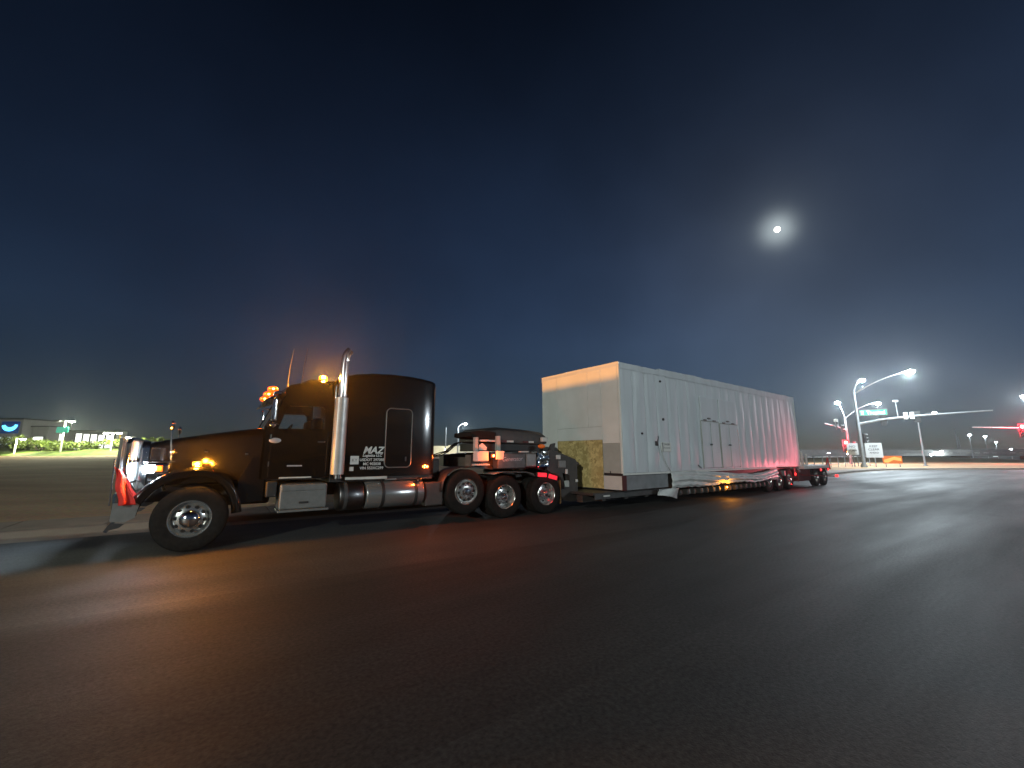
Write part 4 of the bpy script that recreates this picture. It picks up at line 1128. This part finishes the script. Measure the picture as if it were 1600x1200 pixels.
# ---- step box and tanks
sx_ = G().box(1.27, 2.08, -0.01, 0.52, 0.565, 1.02, 0.025).done('step_box', 'aluminium', TRUCK)
G().box(1.30, 2.05, -0.022, -0.008, 0.90, 0.985, 0.006).done('lid_rail', 'aluminium', sx_)
G().box(1.60, 1.76, -0.03, -0.006, 0.665, 0.70, 0.005).done('latch', 'black_trim', sx_)
G().box(1.25, 2.12, -0.06, 0.45, 0.52, 0.562, 0.01).done('lower_step', 'aluminium', sx_)
G().box(1.05, 1.22, 0.02, 0.40, 0.80, 1.08, 0.02).done('battery_step', 'black_trim', TRUCK)
def tank(u0, u1, m, straps):
    r = 0.285
    pr_ = [(0.0, u0 - 0.012), (r - 0.05, u0 - 0.01), (r - 0.012, u0), (r, u0 + 0.02), (r, u1 - 0.02), (r - 0.012, u1), (r - 0.05, u1 + 0.01), (0.0, u1 + 0.012)]
    t = G().lathe(pr_, 40, (0, 0.28, 0.735), 'x').done('fuel_tank', m, TRUCK, 50)
    for x in straps:
        G().lathe([(r + 0.002, x - 0.035), (r + 0.008, x - 0.03), (r + 0.008, x + 0.03), (r + 0.002, x + 0.035)], 40, (0, 0.28, 0.735), 'x').done('strap', 'black_trim' if m != 'dull_tank' else 'steel_grey', t, 50)
        G().box(x - 0.03, x + 0.03, 0.30, 0.70, 0.90, 1.04).done('bracket', 'steel_dark', t, 0)
    return t
tank(2.33, 2.80, 'dull_tank', (2.45,))
bt = tank(2.86, 4.12, 'brushed_tank', (3.20, 3.93))
G().cyl((4.02, 0.12, 0.98), (4.02, 0.08, 1.04), 0.05, 0.05, 14).done('filler_cap', 'chrome', bt)
G().box(3.25, 3.5, 0.10, 0.16, 1.03, 1.06, 0.005).done('grab_step', 'aluminium', TRUCK)
G().box(4.18, 4.62, 0.10, 0.42, 0.42, 0.95, 0.03).done('tool_box', 'steel_dark', TRUCK)
# ---- deck behind the sleeper, air hoses, quarter fenders
G().box(4.42, 5.6, YC - 0.55, YC + 0.55, 1.02, 1.05, 0.005).done('deck_plate', 'aluminium', TRUCK)
for k in range(3):
    G().tube([(4.40, 0.7 + 0.12 * k, 1.56), (4.62, 0.75 + 0.12 * k, 1.52), (4.9, 0.85 + 0.1 * k, 1.54 + 0.03 * k), (5.15, 0.9 + 0.1 * k, 1.66), (5.42, 0.95 + 0.1 * k, 1.86), (5.6, 1.0 + 0.1 * k, 1.9)], 0.014, 6).done('air_hose', 'rubber', TRUCK)
G().box(4.40, 4.72, 0.55, 0.75, 1.06, 1.46, 0.02).done('control_box', 'steel_dark', TRUCK)
QA = [(-0.63, 0.55), (-0.60, 0.78), (-0.50, 0.95), (-0.33, 1.06), (-0.1, 1.11), (0.15, 1.115)]
rows = [[Vector((5.18 + x, y, z + 0.17)) for y in (0.02, 0.3, 0.6)] for x, z in QA]
o = G().loft(rows, closed=False).done('quarter_fender', 'black_trim', TRUCK, 60); o.modifiers.new('thick', 'SOLIDIFY').thickness = 0.012
rows = [[Vector((7.2 + x, y, z)) for y in (0.0, 0.3, 0.6)] for x, z in ((-1.25, 1.09), (-1.0, 1.14), (-0.2, 1.12), (0.0, 1.07), (0.08, 1.0))]
o = G().loft(rows, closed=False).done('quarter_fender', 'aluminium', TRUCK, 60); o.modifiers.new('thick', 'SOLIDIFY').thickness = 0.012
rows = [[Vector((7.658 - x, y, z)) for y in (0.0, 0.3, 0.6)] for x, z in ((-0.66, 0.62), (-0.62, 0.8), (-0.52, 0.96), (-0.35, 1.07))]
o = G().loft(rows, closed=False).done('quarter_fender', 'black_trim', TRUCK, 60); o.modifiers.new('thick', 'SOLIDIFY').thickness = 0.012
G().box(8.20, 8.23, 0.05, 0.62, 0.22, 0.86, 0.005).done('mud_flap', 'mud_flap', TRUCK)
# fifth wheel
G().lathe([(0.0, 0.0), (0.42, 0.0), (0.45, 0.02), (0.42, 0.06), (0.0, 0.06)], 32, (6.9, YC, 1.10), 'z').done('fifth_wheel', 'steel_dark', TRUCK)
G().box(6.6, 7.2, YC - 0.35, YC + 0.35, 1.02, 1.10).done('fifth_wheel_base', 'steel_dark', TRUCK)
# glowing red boxes over the last axle, put in for red-lit fender flares
for (u, z, a) in ((7.50, 1.035, 4), (7.88, 0.965, 14)):
    tl = G().box(-0.17, 0.17, -0.01, 0.05, -0.075, 0.065, 0.02).done('tail_lamp', 'black_trim', TRUCK, loc=(u, 0.0, z), rot=(0, R(a), 0))
    G().box(-0.155, 0.155, -0.03, -0.008, -0.06, 0.05, 0.012).done('lens', 'flare_red', tl)
lamp(TRUCK, (7.7, -0.25, 1.0), (1.0, 0.04, 0.05), 0.2, 0.08, 'flare_glow')

# red warning flag tied to the bumper corner
fg = thing('warning_flag', 'red cloth warning flag hanging at the chrome bumper corner', 'flag', tp(-0.97, 0.0), TH)
def cloth(a, b):
    x0 = -0.035 + 0.10 * b + 0.015 * math.sin(9 * b)
    w = (0.085 + 0.12 * b)
    y = -0.035 + 0.035 * math.sin(a * 7 + b * 3) - 0.02 * b
    return Vector((x0 + w * a, y, 1.38 - 0.58 * b - 0.06 * a * (1 - b)))
o = G().grid(14, 18, cloth).done('cloth', 'red_cloth', fg, 60); o.modifiers.new('thick', 'SOLIDIFY').thickness = 0.004
G().cyl((-0.03, -0.01, 0.80), (-0.05, -0.012, 1.50), 0.012, 0.010, 8).done('staff', 'steel_dark', fg)

# ================================================================== the trailer and its load
C0 = Vector((3.144, 11.898, 0)); CH = R(37.34)
CA = Vector((math.cos(CH), math.sin(CH), 0)); CNV = Vector((-math.sin(CH), math.cos(CH), 0))
def cp(u, v, z=0.0):
    p = C0 + CA * u + CNV * v
    return Vector((p.x, p.y, z))
LW = 3.363
TRAIL = thing('lowbed_trailer', 'dark lowbed trailer with hydraulic gooseneck carrying the white load', 'trailer', C0, CH)
# ---- gooseneck over the truck's fifth wheel
for y in (1.30, 2.72):
    G().loft([[Vector((u, y + a, z)) for a, z in ((0, zb), (0.26, zb), (0.26, zt), (0, zt))] for u, zb, zt in ((-4.25, 1.26, 1.56), (-3.6, 1.20, 1.62), (-2.2, 1.20, 1.66), (-1.55, 1.05, 1.66))]).done('neck_beam', 'steel_grey', TRAIL, 0)
for u in (-4.1, -3.3, -2.4):
    G().box(u, u + 0.2, 1.5, 2.8, 1.25, 1.5).done('neck_cross', 'steel_dark', TRAIL, 0)
for y, s in ((1.10, 1), (3.06, -1)):
    G().plate([(-1.86, 1.66), (-1.74, 1.72), (-0.78, 1.44), (-0.70, 1.36), (-0.70, 0.26), (-0.98, 0.24), (-1.30, 0.30), (-1.46, 0.60), (-1.66, 1.02), (-1.90, 1.16)], [[(-1.30, 1.06), (-1.02, 0.98), (-1.02, 0.80), (-1.26, 0.84)]], lambda a, b, d: Vector((a, y + s * d, b)), 0.09).done('neck_plate', 'steel_dark', TRAIL, 0)
G().box(-1.05, -0.72, 1.2, 2.98, 0.30, 1.2, 0.02).done('neck_drop', 'steel_dark', TRAIL)
# small chrome and pale fittings on the plate
for (u0, u1, z0, z1, m) in ((-1.56, -1.40, 1.44, 1.56, 'white_trim'), (-1.48, -1.20, 1.20, 1.40, 'aluminium'), (-1.20, -1.12, 1.02, 1.16, 'white_trim'), (-1.26, -1.08, 0.66, 0.84, 'sheet_grey'), (-0.80, -0.72, 0.78, 0.86, 'white_trim')):
    G().box(u0, u1, 1.06, 1.10, z0, z1, 0.012).done('valve_box', m, TRAIL)
G().ball((-0.68, 1.12, 1.30), 0.07, 0.05, 0.06).done('hose_coupling', 'steel_dark', TRAIL)
# hydraulic power unit
pu = G().box(-3.62, -2.72, 1.02, 1.26, 1.22, 1.60, 0.02).done('side_locker', 'steel_grey', TRAIL)
text('script', 'Generator', 'badge', pu, 0.15, Mtext((-3.50, 1.014, 1.40), (1, 0, 0.05), (0, 0, 1)), 0.001, shear=0.35)
G().box(-2.70, -2.34, 1.02, 1.26, 1.25, 1.60, 0.03).done('valve_chest', 'aluminium', TRAIL)
cb_ = G()
def crumple(a, b):
    return Vector((-2.32 + 0.42 * a, 1.01 + 0.035 * noise.noise(Vector((a * 3, b * 3, 2))) + 0.02 * noise.noise(Vector((a * 9, b * 9, 5))), 1.24 + 0.43 * b))
cb_.grid(14, 14, crumple); cb_.box(-2.32, -1.90, 1.06, 1.26, 1.24, 1.67)
cb_.done('foil_cover', 'chrome', TRAIL, 60)
G().box(-2.86, -2.60, 1.05, 1.15, 1.63, 1.66).done('rail_bracket', 'white_trim', TRAIL, 0)
tc_ = G()
def cover_ring(u, zt, zb):
    return [Vector((u, y, z)) for y, z in ((1.42, zb), (1.40, zb + 0.1), (1.46, zt - 0.08), (1.60, zt), (2.70, zt), (2.86, zt - 0.1), (2.88, zb))]
tc_.loft([cover_ring(u, a, b) for u, a, b in ((-3.66, 2.22, 1.92), (-3.62, 2.26, 1.90), (-3.3, 2.30, 1.88), (-2.4, 2.27, 1.87), (-1.70, 2.21, 1.86), (-1.62, 2.17, 1.88))])
ec = tc_.done('engine_cover', 'steel_dark', TRAIL, 40)
for u0, u1, m in ((-3.28, -3.08, 'red_steel'), (-3.06, -2.84, 'white_trim'), (-2.30, -2.12, 'white_trim'), (-2.5, -2.31, 'red_steel')):
    G().box(u0, u1, 1.385, 1.40, 1.895, 1.945).done('reflective_tape', m, ec, 0)
G().box(-1.86, -1.66, 1.30, 1.42, 1.93, 2.06, 0.02).done('junction_box', 'white_trim', TRAIL)
G().box(-3.70, -1.66, 1.5, 2.8, 1.66, 1.87, 0.02).done('engine_tray', 'black_trim', TRAIL)
G().loft([[Vector((u, y, z)) for y, z in ((1.34, zb), (2.2, zb), (2.2, zt), (1.34, zt))] for u, zb, zt in ((-4.22, 2.02, 2.12), (-4.0, 1.98, 2.17), (-3.7, 1.97, 2.17), (-3.46, 1.98, 2.14))]).done('hose_reel_cover', 'rubber', TRAIL, 30)
G().box(-3.98, -3.50, 1.30, 1.36, 1.90, 1.945, 0.01).done('cover_rail', 'white_trim', TRAIL)
G().box(-4.16, -4.06, 1.25, 1.35, 1.66, 2.0, 0.01).done('cover_post', 'sheet_grey', TRAIL)
G().box(-3.48, -3.38, 1.24, 1.36, 1.66, 2.05, 0.01).done('cover_post', 'sheet_grey', TRAIL)
G().box(-4.22, -3.86, 1.06, 1.26, 1.40, 1.66, 0.03).done('air_tank_box', 'sheet_pale', TRAIL)
G().box(-4.28, -3.82, 1.08, 1.20, 1.30, 1.345, 0.01).done('foot_rail', 'sheet_grey', TRAIL)
G().plate([(-3.70, 1.45), (-3.48, 1.45), (-3.44, 1.66), (-3.70, 1.66)], [], lambda a, b, d: Vector((a, 0.99 + d, b)), 0.02).done('reflector_plate', 'sheet_pale', TRAIL, 0)
G().plate([(-4.02, 1.68), (-3.80, 1.68), (-3.78, 1.75), (-3.92, 1.86), (-4.02, 1.80)], [], lambda a, b, d: Vector((a, 1.28 + d, b)), 0.03).done('gauge_plate', 'sheet_pale', TRAIL, 0)
al = G().box(-3.86, -3.74, 0.985, 1.01, 1.48, 1.60, 0.01).done('side_lamp', 'chrome', TRAIL)
G().ball((-3.80, 0.98, 1.54), 0.05, 0.03, 0.045).done('lens', 'lens_orange', al)
G().ball((-3.80, 0.955, 1.54), 0.024, 0.016, 0.026).done('bulb', 'bulb_amber', al)
lamp(TRAIL, (-3.80, 0.80, 1.54), ORED, 2.0, 0.03, 'side_light')
G().ball((-1.98, 1.22, 1.80), 0.13, 0.06, 0.06).done('marker_lens', 'lens_orange_dim', TRAIL)
G().plate([(-1.72, 1.70), (-1.52, 1.70), (-1.46, 1.90), (-1.62, 1.87)], [], lambda a, b, d: Vector((a, 1.2 + d, b)), 0.05).done('stake', 'steel_dark', TRAIL, 0)
# ---- low deck
for y in (0.55, 1.55, 2.55):
    G().box(-1.1, 13.6, y, y + 0.22, 0.27, 0.46, 0.01).done('deck_beam', 'steel_dark', TRAIL)
for k in range(13):
    u = -0.6 + 1.0 * k
    G().box(u, u + 0.14, 0.28, 3.10, 0.30, 0.445).done('cross_member', 'steel_dark', TRAIL, 0)
G().box(-1.0, 13.5, 0.25, 3.12, 0.465, 0.53, 0.005).done('deck', 'steel_dark', TRAIL)
G().box(-0.95, 1.9, 0.22, 0.246, 0.36, 0.50).done('side_rail', 'steel_grey', TRAIL, 0)
G().box(-0.62, -0.35, 0.205, 0.218, 0.42, 0.46).done('reflector', 'white_trim', TRAIL, 0)
# outrigger brackets along the deck edge
og = G(); og.box(-0.05, 0.05, 0.02, 0.24, 0.27, 0.45, 0.01); bk_ = og.mesh('outrigger', 'steel_dark', 20)
od = G().lathe([(0.0, -0.012), (0.05, -0.01), (0.065, 0.0), (0.065, 0.03)], 16).mesh('end_cap', 'steel_grey', 30)
for k in range(17):
    u = 2.95 + 0.42 * k
    o = put('outrigger', bk_, TRAIL); o.location = (u, 0, 0)
    e = put('end_cap', od, o); e.location = (0, 0.012, 0.355)
    if k % 2:
        G().cyl((u + 0.2, 0.10, 0.29), (u + 0.2, 0.10, 0.43), 0.035, 0.035, 8).done('tie_hook', 'skid_grey', TRAIL)
am = G().box(5.86, 6.0, 0.0, 0.05, 0.35, 0.45, 0.01).done('side_lamp', 'steel_dark', TRAIL)
G().ball((5.93, -0.005, 0.40), 0.055, 0.03, 0.045).done('lens', 'lens_orange', am)
G().ball((5.93, -0.032, 0.40), 0.028, 0.016, 0.026).done('bulb', 'bulb_amber', am)
lamp(TRAIL, (5.93, -0.14, 0.40), AMBER, 1.6, 0.03, 'side_light')
# rear bogie
for u in (9.95, 11.05, 12.2):
    wheel(TRAIL, u, 0.10, 0.46, 'dual', scale=0.88)
    wheel(TRAIL, u, 3.26, 0.46, 'dual', True, scale=0.88)
    G().cyl((u, 0.4, 0.46), (u, 3.0, 0.46), 0.07, 0.07, 12).done('axle', 'steel_dark', TRAIL)
for u in (10.5, 11.62):
    G().box(u - 0.07, u + 0.07, 0.06, 0.3, 0.62, 0.86, 0.02).done('hanger', 'skid_grey', TRAIL)
G().box(9.5, 13.1, 0.35, 3.0, 0.86, 0.97, 0.01).done('bogie_frame', 'red_steel', TRAIL)
rl_ = G().box(12.58, 12.78, 0.02, 0.07, 0.56, 0.98, 0.015).done('rear_lamp', 'red_steel', TRAIL)
G().ball((12.68, 0.01, 0.68), 0.06, 0.035, 0.06).done('lens', 'lens_red', rl_)
lamp(TRAIL, (12.68, -0.18, 0.68), RED, 0.9, 0.04, 'rear_light')
# ---- booster dolly behind
BO = thing('booster_dolly', 'red two-axle booster dolly behind the white load with pale deck', 'trailer', cp(13.6, 0), CH)
for u in (2.14, 3.36):
    wheel(BO, u, 0.10, 0.46, 'dual', scale=0.88)
    wheel(BO, u, 3.26, 0.46, 'dual', True, scale=0.88)
    G().cyl((u, 0.4, 0.46), (u, 3.0, 0.46), 0.07, 0.07, 12).done('axle', 'steel_dark', BO)
G().box(0.0, 1.62, 0.20, 3.0, 0.30, 0.84, 0.02).done('frame_box', 'red_steel', BO)
G().box(1.62, 3.9, 0.50, 2.8, 0.60, 0.86, 0.02).done('frame', 'red_steel', BO)
G().box(0.42, 3.92, 0.05, 3.3, 0.875, 1.03, 0.02).done('deck', 'white_trim', BO)
G().tube([(0.62, 0.15, 0.95), (0.56, 0.15, 1.25), (0.50, 0.15, 1.72)], [0.07, 0.06, 0.05], 10).done('post', 'white_trim', BO)
G().tube([(1.15, 0.15, 0.95), (1.12, 0.15, 1.6)], 0.04, 10).done('post', 'white_trim', BO)
G().ball((0.30, 0.2, 1.78), 0.08, 0.07, 0.07).done('work_lamp', 'sheet_pale', BO)
G().tube([(0.5, 0.15, 1.7), (0.30, 0.2, 1.74)], 0.02, 6).done('lamp_arm', 'white_trim', BO)
G().tube([(0.02, 0.5, 1.05), (0.2, 0.3, 0.95), (0.1, 0.16, 0.75)], 0.06, 8).done('hydraulic_hose', 'skid_grey', BO)
G().box(-0.55, 0.9, 1.5, 1.8, 0.50, 0.72, 0.02).done('drawbar', 'red_steel', BO)
for u in (2.62, 3.74):
    l_ = G().box(u - 0.12, u + 0.12, 0.04, 0.09, 0.72, 0.87, 0.02).done('tail_lamp', 'red_steel', BO)
    G().ball((u, 0.03, 0.80), 0.075, 0.035, 0.06).done('lens', 'lens_red', l_)
# made-up swing-out arm and red lamp, added to tint the load's rear
ma = G().tube([(0.12, 0.2, 0.62), (0.12, -0.25, 0.60), (0.12, -1.25, 0.60)], 0.022, 8).done('added_lamp_arm', 'red_steel', BO)
G().lathe([(0.0, -0.05), (0.06, -0.045), (0.07, 0.0), (0.05, 0.05), (0.0, 0.06)], 14, (0.12, -1.28, 0.62), 'z').done('lens', 'lens_red', ma)
spot(BO, (0.02, -1.30, 0.82), (-3.6, 0.2, 3.0), (1.0, 0.16, 0.20), 17, 100, 0.8, 0.05, 'added_red_light')
tri = thing('warning_triangle', 'red and white reflective triangle on the rear of the booster dolly', 'triangle', cp(17.75, 0.25), CH)
G().plate([(0.0, 0.78), (0.86, 0.78), (0.50, 1.42)], [[(0.20, 0.88), (0.66, 0.88), (0.48, 1.20)]], lambda a, b, d: Vector((a, d, b)), 0.03).done('border', 'red_cloth', tri, 0)
G().plate([(0.20, 0.88), (0.66, 0.88), (0.48, 1.20)], [], lambda a, b, d: Vector((a, 0.008 + d, b)), 0.015).done('face', 'sheet_pale', tri, 0)
G().box(-0.22, 0.5, 0.032, 0.06, 0.84, 0.90).done('bracket', 'white_trim', tri, 0)

# ================================================================== the load: white wrapped enclosure
BOX = thing('equipment_enclosure', 'long white wrapped equipment enclosure with two side doors and OSB sheet on its front', 'container', C0, CH)
L_ = 13.377; ZB, ZT = 1.03, 4.26
G().box(0.06, L_ - 0.02, 0.06, LW - 0.06, ZB + 0.02, ZT - 0.02).done('core', 'sheet_white', BOX, 0)
# skid base under the front end and steel floor frame
G().box(0.03, 2.30, 0.05, LW - 0.05, 0.56, 0.985, 0.01).done('skid', 'skid_grey', BOX)
G().box(0.0, 10.56, -0.012, LW + 0.012, 0.985, 1.045, 0.01).done('floor_rail', 'sheet_white', BOX)
G().box(10.56, L_, -0.012, LW + 0.012, 1.03, 1.10, 0.01).done('floor_rail', 'sheet_white', BOX)
G().box(2.32, 10.5, 0.10, LW - 0.1, 0.55, 0.98, 0.01).done('under_frame', 'steel_dark', BOX)
G().box(-0.02, 0.14, -0.01, 0.055, 0.56, 0.98, 0.01).done('corner_marker', 'red_steel', BOX)
# side wall panels with swelling wrap
PW = 0.61
def wall_panel(var, w=PW, z0=ZB + 0.02, z1=ZT):
    ph = random.uniform(0, 6); amp = random.uniform(0.005, 0.022); k1 = random.uniform(0.6, 1.4)
    g = G(); nu, nv = 12, 26
    def f(a, b):
        edge = min(1.0, 6 * min(a, 1 - a)); eb = min(1.0, 12 * min(b, 1 - b))
        bulge = amp * math.sin(math.pi * a) ** 2 * (0.65 + 0.5 * math.sin(ph + b * 4 * k1)) + 0.016 * noise.noise(Vector((a * 1.8 + ph, b * 3.0, ph * 2))) + 0.006 * noise.noise(Vector((a * 6, b * 4 + ph, 1)))
        return Vector((0.006 + (w - 0.012) * a, -0.004 - edge * eb * max(0, 0.006 + bulge), z0 + (z1 - z0) * b))
    g.grid(nu, nv, f)
    # returned edges
    for a in (0.0, 1.0):
        x = 0.006 + (w - 0.012) * a
        vs = [g.bm.verts.new(p) for p in ((x, -0.004, z0), (x, 0.058, z0), (x, 0.058, z1), (x, -0.004, z1))]
        g.bm.faces.new(vs)
    return g.mesh('wall_panel', 'panel_white', 60)
PV = [wall_panel(k) for k in range(7)]
npan = int((L_ - 0.02) / PW) + 1
for k in range(npan):
    x = k * (L_ - 0.01) / npan
    o = put('wall_panel', PV[(k * 3 + k // 4) % 7], BOX); o.location = (x, 0, 0); o.scale = ((L_ - 0.01) / npan / PW, 1, 1)
# far side and rear, plain sheets
G().box(0.02, L_ - 0.02, LW - 0.058, LW, ZB + 0.02, ZT, 0.01).done('far_wall', 'panel_white', BOX)
for k in range(5):
    G().box(L_ - 0.018, L_ + 0.004, 0.01 + k * (LW - 0.02) / 5, (k + 1) * (LW - 0.02) / 5, ZB + 0.06, ZT, 0.006).done('rear_sheet', 'sheet_white', BOX)
# posts at the front and rear corners
G().box(-0.016, 0.05, -0.02, 0.05, ZB, ZT + 0.03, 0.012).done('corner_post', 'sheet_white', BOX)
G().box(-0.016, 0.05, LW - 0.05, LW + 0.02, ZB, ZT + 0.03, 0.012).done('corner_post', 'sheet_white', BOX)
G().box(L_ - 0.06, L_ + 0.01, -0.024, 0.04, ZB + 0.07, ZT + 0.03, 0.012).done('corner_post', 'sheet_white', BOX)
# roof under wrap: low front part, a step, then the long rear part
def roofs(x0, x1, z, seed):
    def f(a, b):
        x = x0 + (x1 - x0) * a; y = -0.028 + (LW + 0.056) * b
        e = 0.035 * noise.noise(Vector((x * 1.1, y * 0.9, seed))) + 0.015 * noise.noise(Vector((x * 4.0, y * 3, seed)))
        return Vector((x, y, z + 0.02 * math.sin(math.pi * b) + e * (0.8 if seed > 3 else 0.3)))
    g = G(); n = int((x1 - x0) * 7)
    g.grid(n, 16, f)
    for b in (0.0, 1.0):
        vs = [(f(i / n, b), f((i + 1) / n, b)) for i in range(n)]
        for p, q in vs:
            w_ = [g.bm.verts.new(c) for c in (p, q, Vector((q.x, q.y, ZT - 0.16 + 0.03 * noise.noise(Vector((q.x * 2, b, seed))))), Vector((p.x, p.y, ZT - 0.16 + 0.03 * noise.noise(Vector((p.x * 2, b, seed))))))]
            g.bm.faces.new(w_)
    for a in (0.0, 1.0):
        for j in range(16):
            p, q = f(a, j / 16), f(a, (j + 1) / 16)
            w_ = [g.bm.verts.new(c) for c in (p, q, Vector((q.x, q.y, ZT - 0.10)), Vector((p.x, p.y, ZT - 0.10)))]
            g.bm.faces.new(w_)
    bmesh.ops.remove_doubles(g.bm, verts=g.bm.verts, dist=0.0005)
    return g.done('roof_wrap', 'panel_white', BOX, 50)
roofs(-0.022, 2.06, ZT + 0.018, 2.0)
roofs(2.064, L_ + 0.015, ZT + 0.075, 5.0)
# front sheets
def sheet(y0, y1, z0, z1, m, t=0.016, name='front_sheet'):
    return G().box(0.055 - 0.06 - t, 0.055 - 0.06, y0 + 0.004, y1 - 0.004, z0 + 0.004, z1 - 0.004, 0.003, 1).done(name, m, BOX)
G().box(-0.004, 0.06, 0.05, LW - 0.05, ZB, ZT).done('front_backing', 'facade', BOX, 0)
V = (0.05, 0.69, 1.23, 2.62, LW - 0.05)
for y0, y1 in zip(V, V[1:]):
    if y0 in (0.69, 1.23):
        sheet(y0, y1, 2.41, ZT, 'sheet_white')
    elif y0 == 0.05:
        sheet(y0, y1, 1.90, ZT, 'sheet_white')
    else:
        sheet(y0, y1, ZB, ZT, 'sheet_white')
sheet(0.69, 2.62, 2.01, 2.41, 'sheet_white')
sheet(0.05, 0.69, 1.045, 1.90, 'sheet_grey', 0.012)
sheet(0.69, 2.62, 0.58, 2.01, 'osb', 0.026, 'osb_sheet')
sheet(0.03, 0.69, 0.57, 0.965, 'sheet_pale', 0.020, 'skirt_board')
G().box(-0.012, 0.02, 0.0, 0.68, 0.972, 1.04).done('black_strip', 'black_trim', BOX, 0)
G().box(-0.020, -0.006, 0.42, 0.45, 1.04, 1.10).done('screw_eye', 'black_trim', BOX, 0)
G().box(-0.024, -0.012, -0.021, LW + 0.021, ZT - 0.02, ZT + 0.035, 0.005).done('top_trim', 'sheet_white', BOX)
# doors on the side: raised frames, leaf, handles
for (x0, x1, z1, zm) in ((4.42, 5.64, 3.62, 2.74), (5.76, 7.12, 3.62, 2.70)):
    dl = G().box(x0, x1, -0.050, -0.020, 1.12, zm, 0.006).done('door', 'panel_white', BOX)
    G().box(x0 + 0.02, x1 - 0.02, -0.046, -0.020, zm + 0.03, z1, 0.006).done('transom_panel', 'panel_white', BOX)
    G().box((x0 + x1) / 2 - 0.012, (x0 + x1) / 2 + 0.012, -0.058, -0.048, 1.14, zm - 0.02).done('centre_seam', 'sheet_grey', dl, 0)
    for x in (x0 - 0.02, x1 + 0.003):
        G().box(x, x + 0.018, -0.053, -0.018, 1.10, zm).done('edge_strip', 'sheet_grey', dl, 0)
    G().box(x0 - 0.02, x1 + 0.02, -0.056, -0.02, zm + 0.004, zm + 0.025).done('head_strip', 'sheet_grey', dl, 0)
    G().box((x0 + x1) / 2 - 0.16, (x0 + x1) / 2 + 0.02, -0.085, -0.05, 1.90, 1.96, 0.012).done('handle', 'chrome', dl)
    for q in (0.18, 0.42, 0.72):
        x = x0 + (x1 - x0) * q
        G().box(x - 0.09, x + 0.09, -0.095, -0.05, zm + 0.02 + 0.07 * (q == 0.42), zm + 0.07 + 0.07 * (q == 0.42), 0.01).done('door_closer', 'skid_grey', dl)
for (x, z, r) in ((2.06, 3.91, 0.035), (2.11, 2.68, 0.04), (0.95, 2.2, 0.03)):
    G().cyl((x, 0.02, z), (x, -0.05, z), r, r, 12).done('lifting_port', 'black_trim', BOX)
lv = G().box(1.58, 1.70, -0.075, -0.02, 1.84, 1.98, 0.015).done('breaker_lever', 'black_trim', BOX)
G().tube([(1.64, -0.07, 1.95), (1.67, -0.09, 2.06), (1.70, -0.08, 2.14)], 0.014, 8).done('lever_arm', 'black_trim', lv)
nb_ = G().box(1.93, 2.42, -0.052, -0.02, 1.66, 1.95, 0.006).done('name_plate', 'sheet_white', BOX)
G().box(1.935, 1.975, -0.058, -0.05, 1.67, 1.94).done('plate_edge', 'skid_grey', nb_, 0)
text('lettering', 'DANGER', 'sign_ink', nb_, 0.085, Mtext((2.01, -0.0535, 1.86), (1, 0, 0), (0, 0, 1)), 0.0008)
text('lettering', 'HIGH VOLTAGE', 'sign_ink', nb_, 0.05, Mtext((2.0, -0.0535, 1.76), (1, 0, 0), (0, 0, 1)), 0.0008)
G().tube([(1.80, -0.06, 1.84), (1.92, -0.05, 1.55), (2.12, -0.05, 1.25), (2.30, -0.06, 1.05)], 0.012, 6).done('ground_cable', 'sheet_grey', BOX)
G().tube([(4.0, -0.05, 1.22), (4.10, -0.06, 1.16), (4.2, -0.05, 1.12)], 0.02, 6).done('cable_stub', 'skid_grey', BOX)

# ---- loose tarp bunched along the bottom edge
TP = thing('bunched_tarp', 'white tarp bunched along the lower side of the enclosure', 'tarp', C0, CH)
def tarp_piece(x0, x1, zt, zb, seed, pinch):
    def f(a, b):
        x = x0 + (x1 - x0) * a
        sag = math.sin(math.pi * a)
        top = zt(a); bot = zb(a)
        z = top + (bot - top) * b
        fold = 0.045 * math.sin(b * 16 + 2.5 * math.sin(a * 3 + seed) + seed) * math.sin(math.pi * b) ** 0.5
        y = -0.03 - 0.10 * math.sin(math.pi * min(1, b * 1.05)) ** 0.8 * (0.4 + 0.6 * sag ** pinch) + fold * (0.35 + 0.65 * sag) + 0.03 * noise.noise(Vector((x * 2.2, b * 3, seed)))
        return Vector((x, min(y, -0.016), z + 0.02 * noise.noise(Vector((x * 1.7, b * 2, seed + 4)))))
    o = G().grid(int((x1 - x0) * 16), 34, f).done('fold', 'tarp', TP, 70)
    o.modifiers.new('thick', 'SOLIDIFY').thickness = 0.008
    return o
tarp_piece(2.34, 6.05, lambda a: 1.03 - 0.11 * a ** 2, lambda a: 0.50 + 0.03 * a + 0.025 * math.sin(8 * a) + 0.03 * noise.noise(Vector((a * 17, 0, 4))), 1.0, 0.5)
tarp_piece(6.0, 10.5, lambda a: 0.92 - 0.10 * math.sin(math.pi * a) + 0.06 * a ** 3, lambda a: 0.53 + 0.03 * math.sin(9 * a) - 0.02 * a + 0.035 * noise.noise(Vector((a * 19, 3, 4))), 3.7, 0.5)
fl2 = thing('tarp_flap', 'loose corner of white tarp hanging under the enclosure front', 'tarp', C0, CH)
def flap(a, b):
    x = 1.70 + 1.05 * a
    bot = 0.34 - 0.17 * a ** 1.5
    return Vector((x, -0.02 + 0.05 * math.sin(a * 6 + b * 2) + 0.03 * b, 0.52 + (bot - 0.52) * b))
o = G().grid(20, 12, flap).done('cloth', 'tarp', fl2, 70); o.modifiers.new('thick', 'SOLIDIFY').thickness = 0.006
G().tube([(1.70, 0.0, 0.52), (2.75, 0.0, 0.52)], 0.012, 6).done('cord', 'skid_grey', fl2)
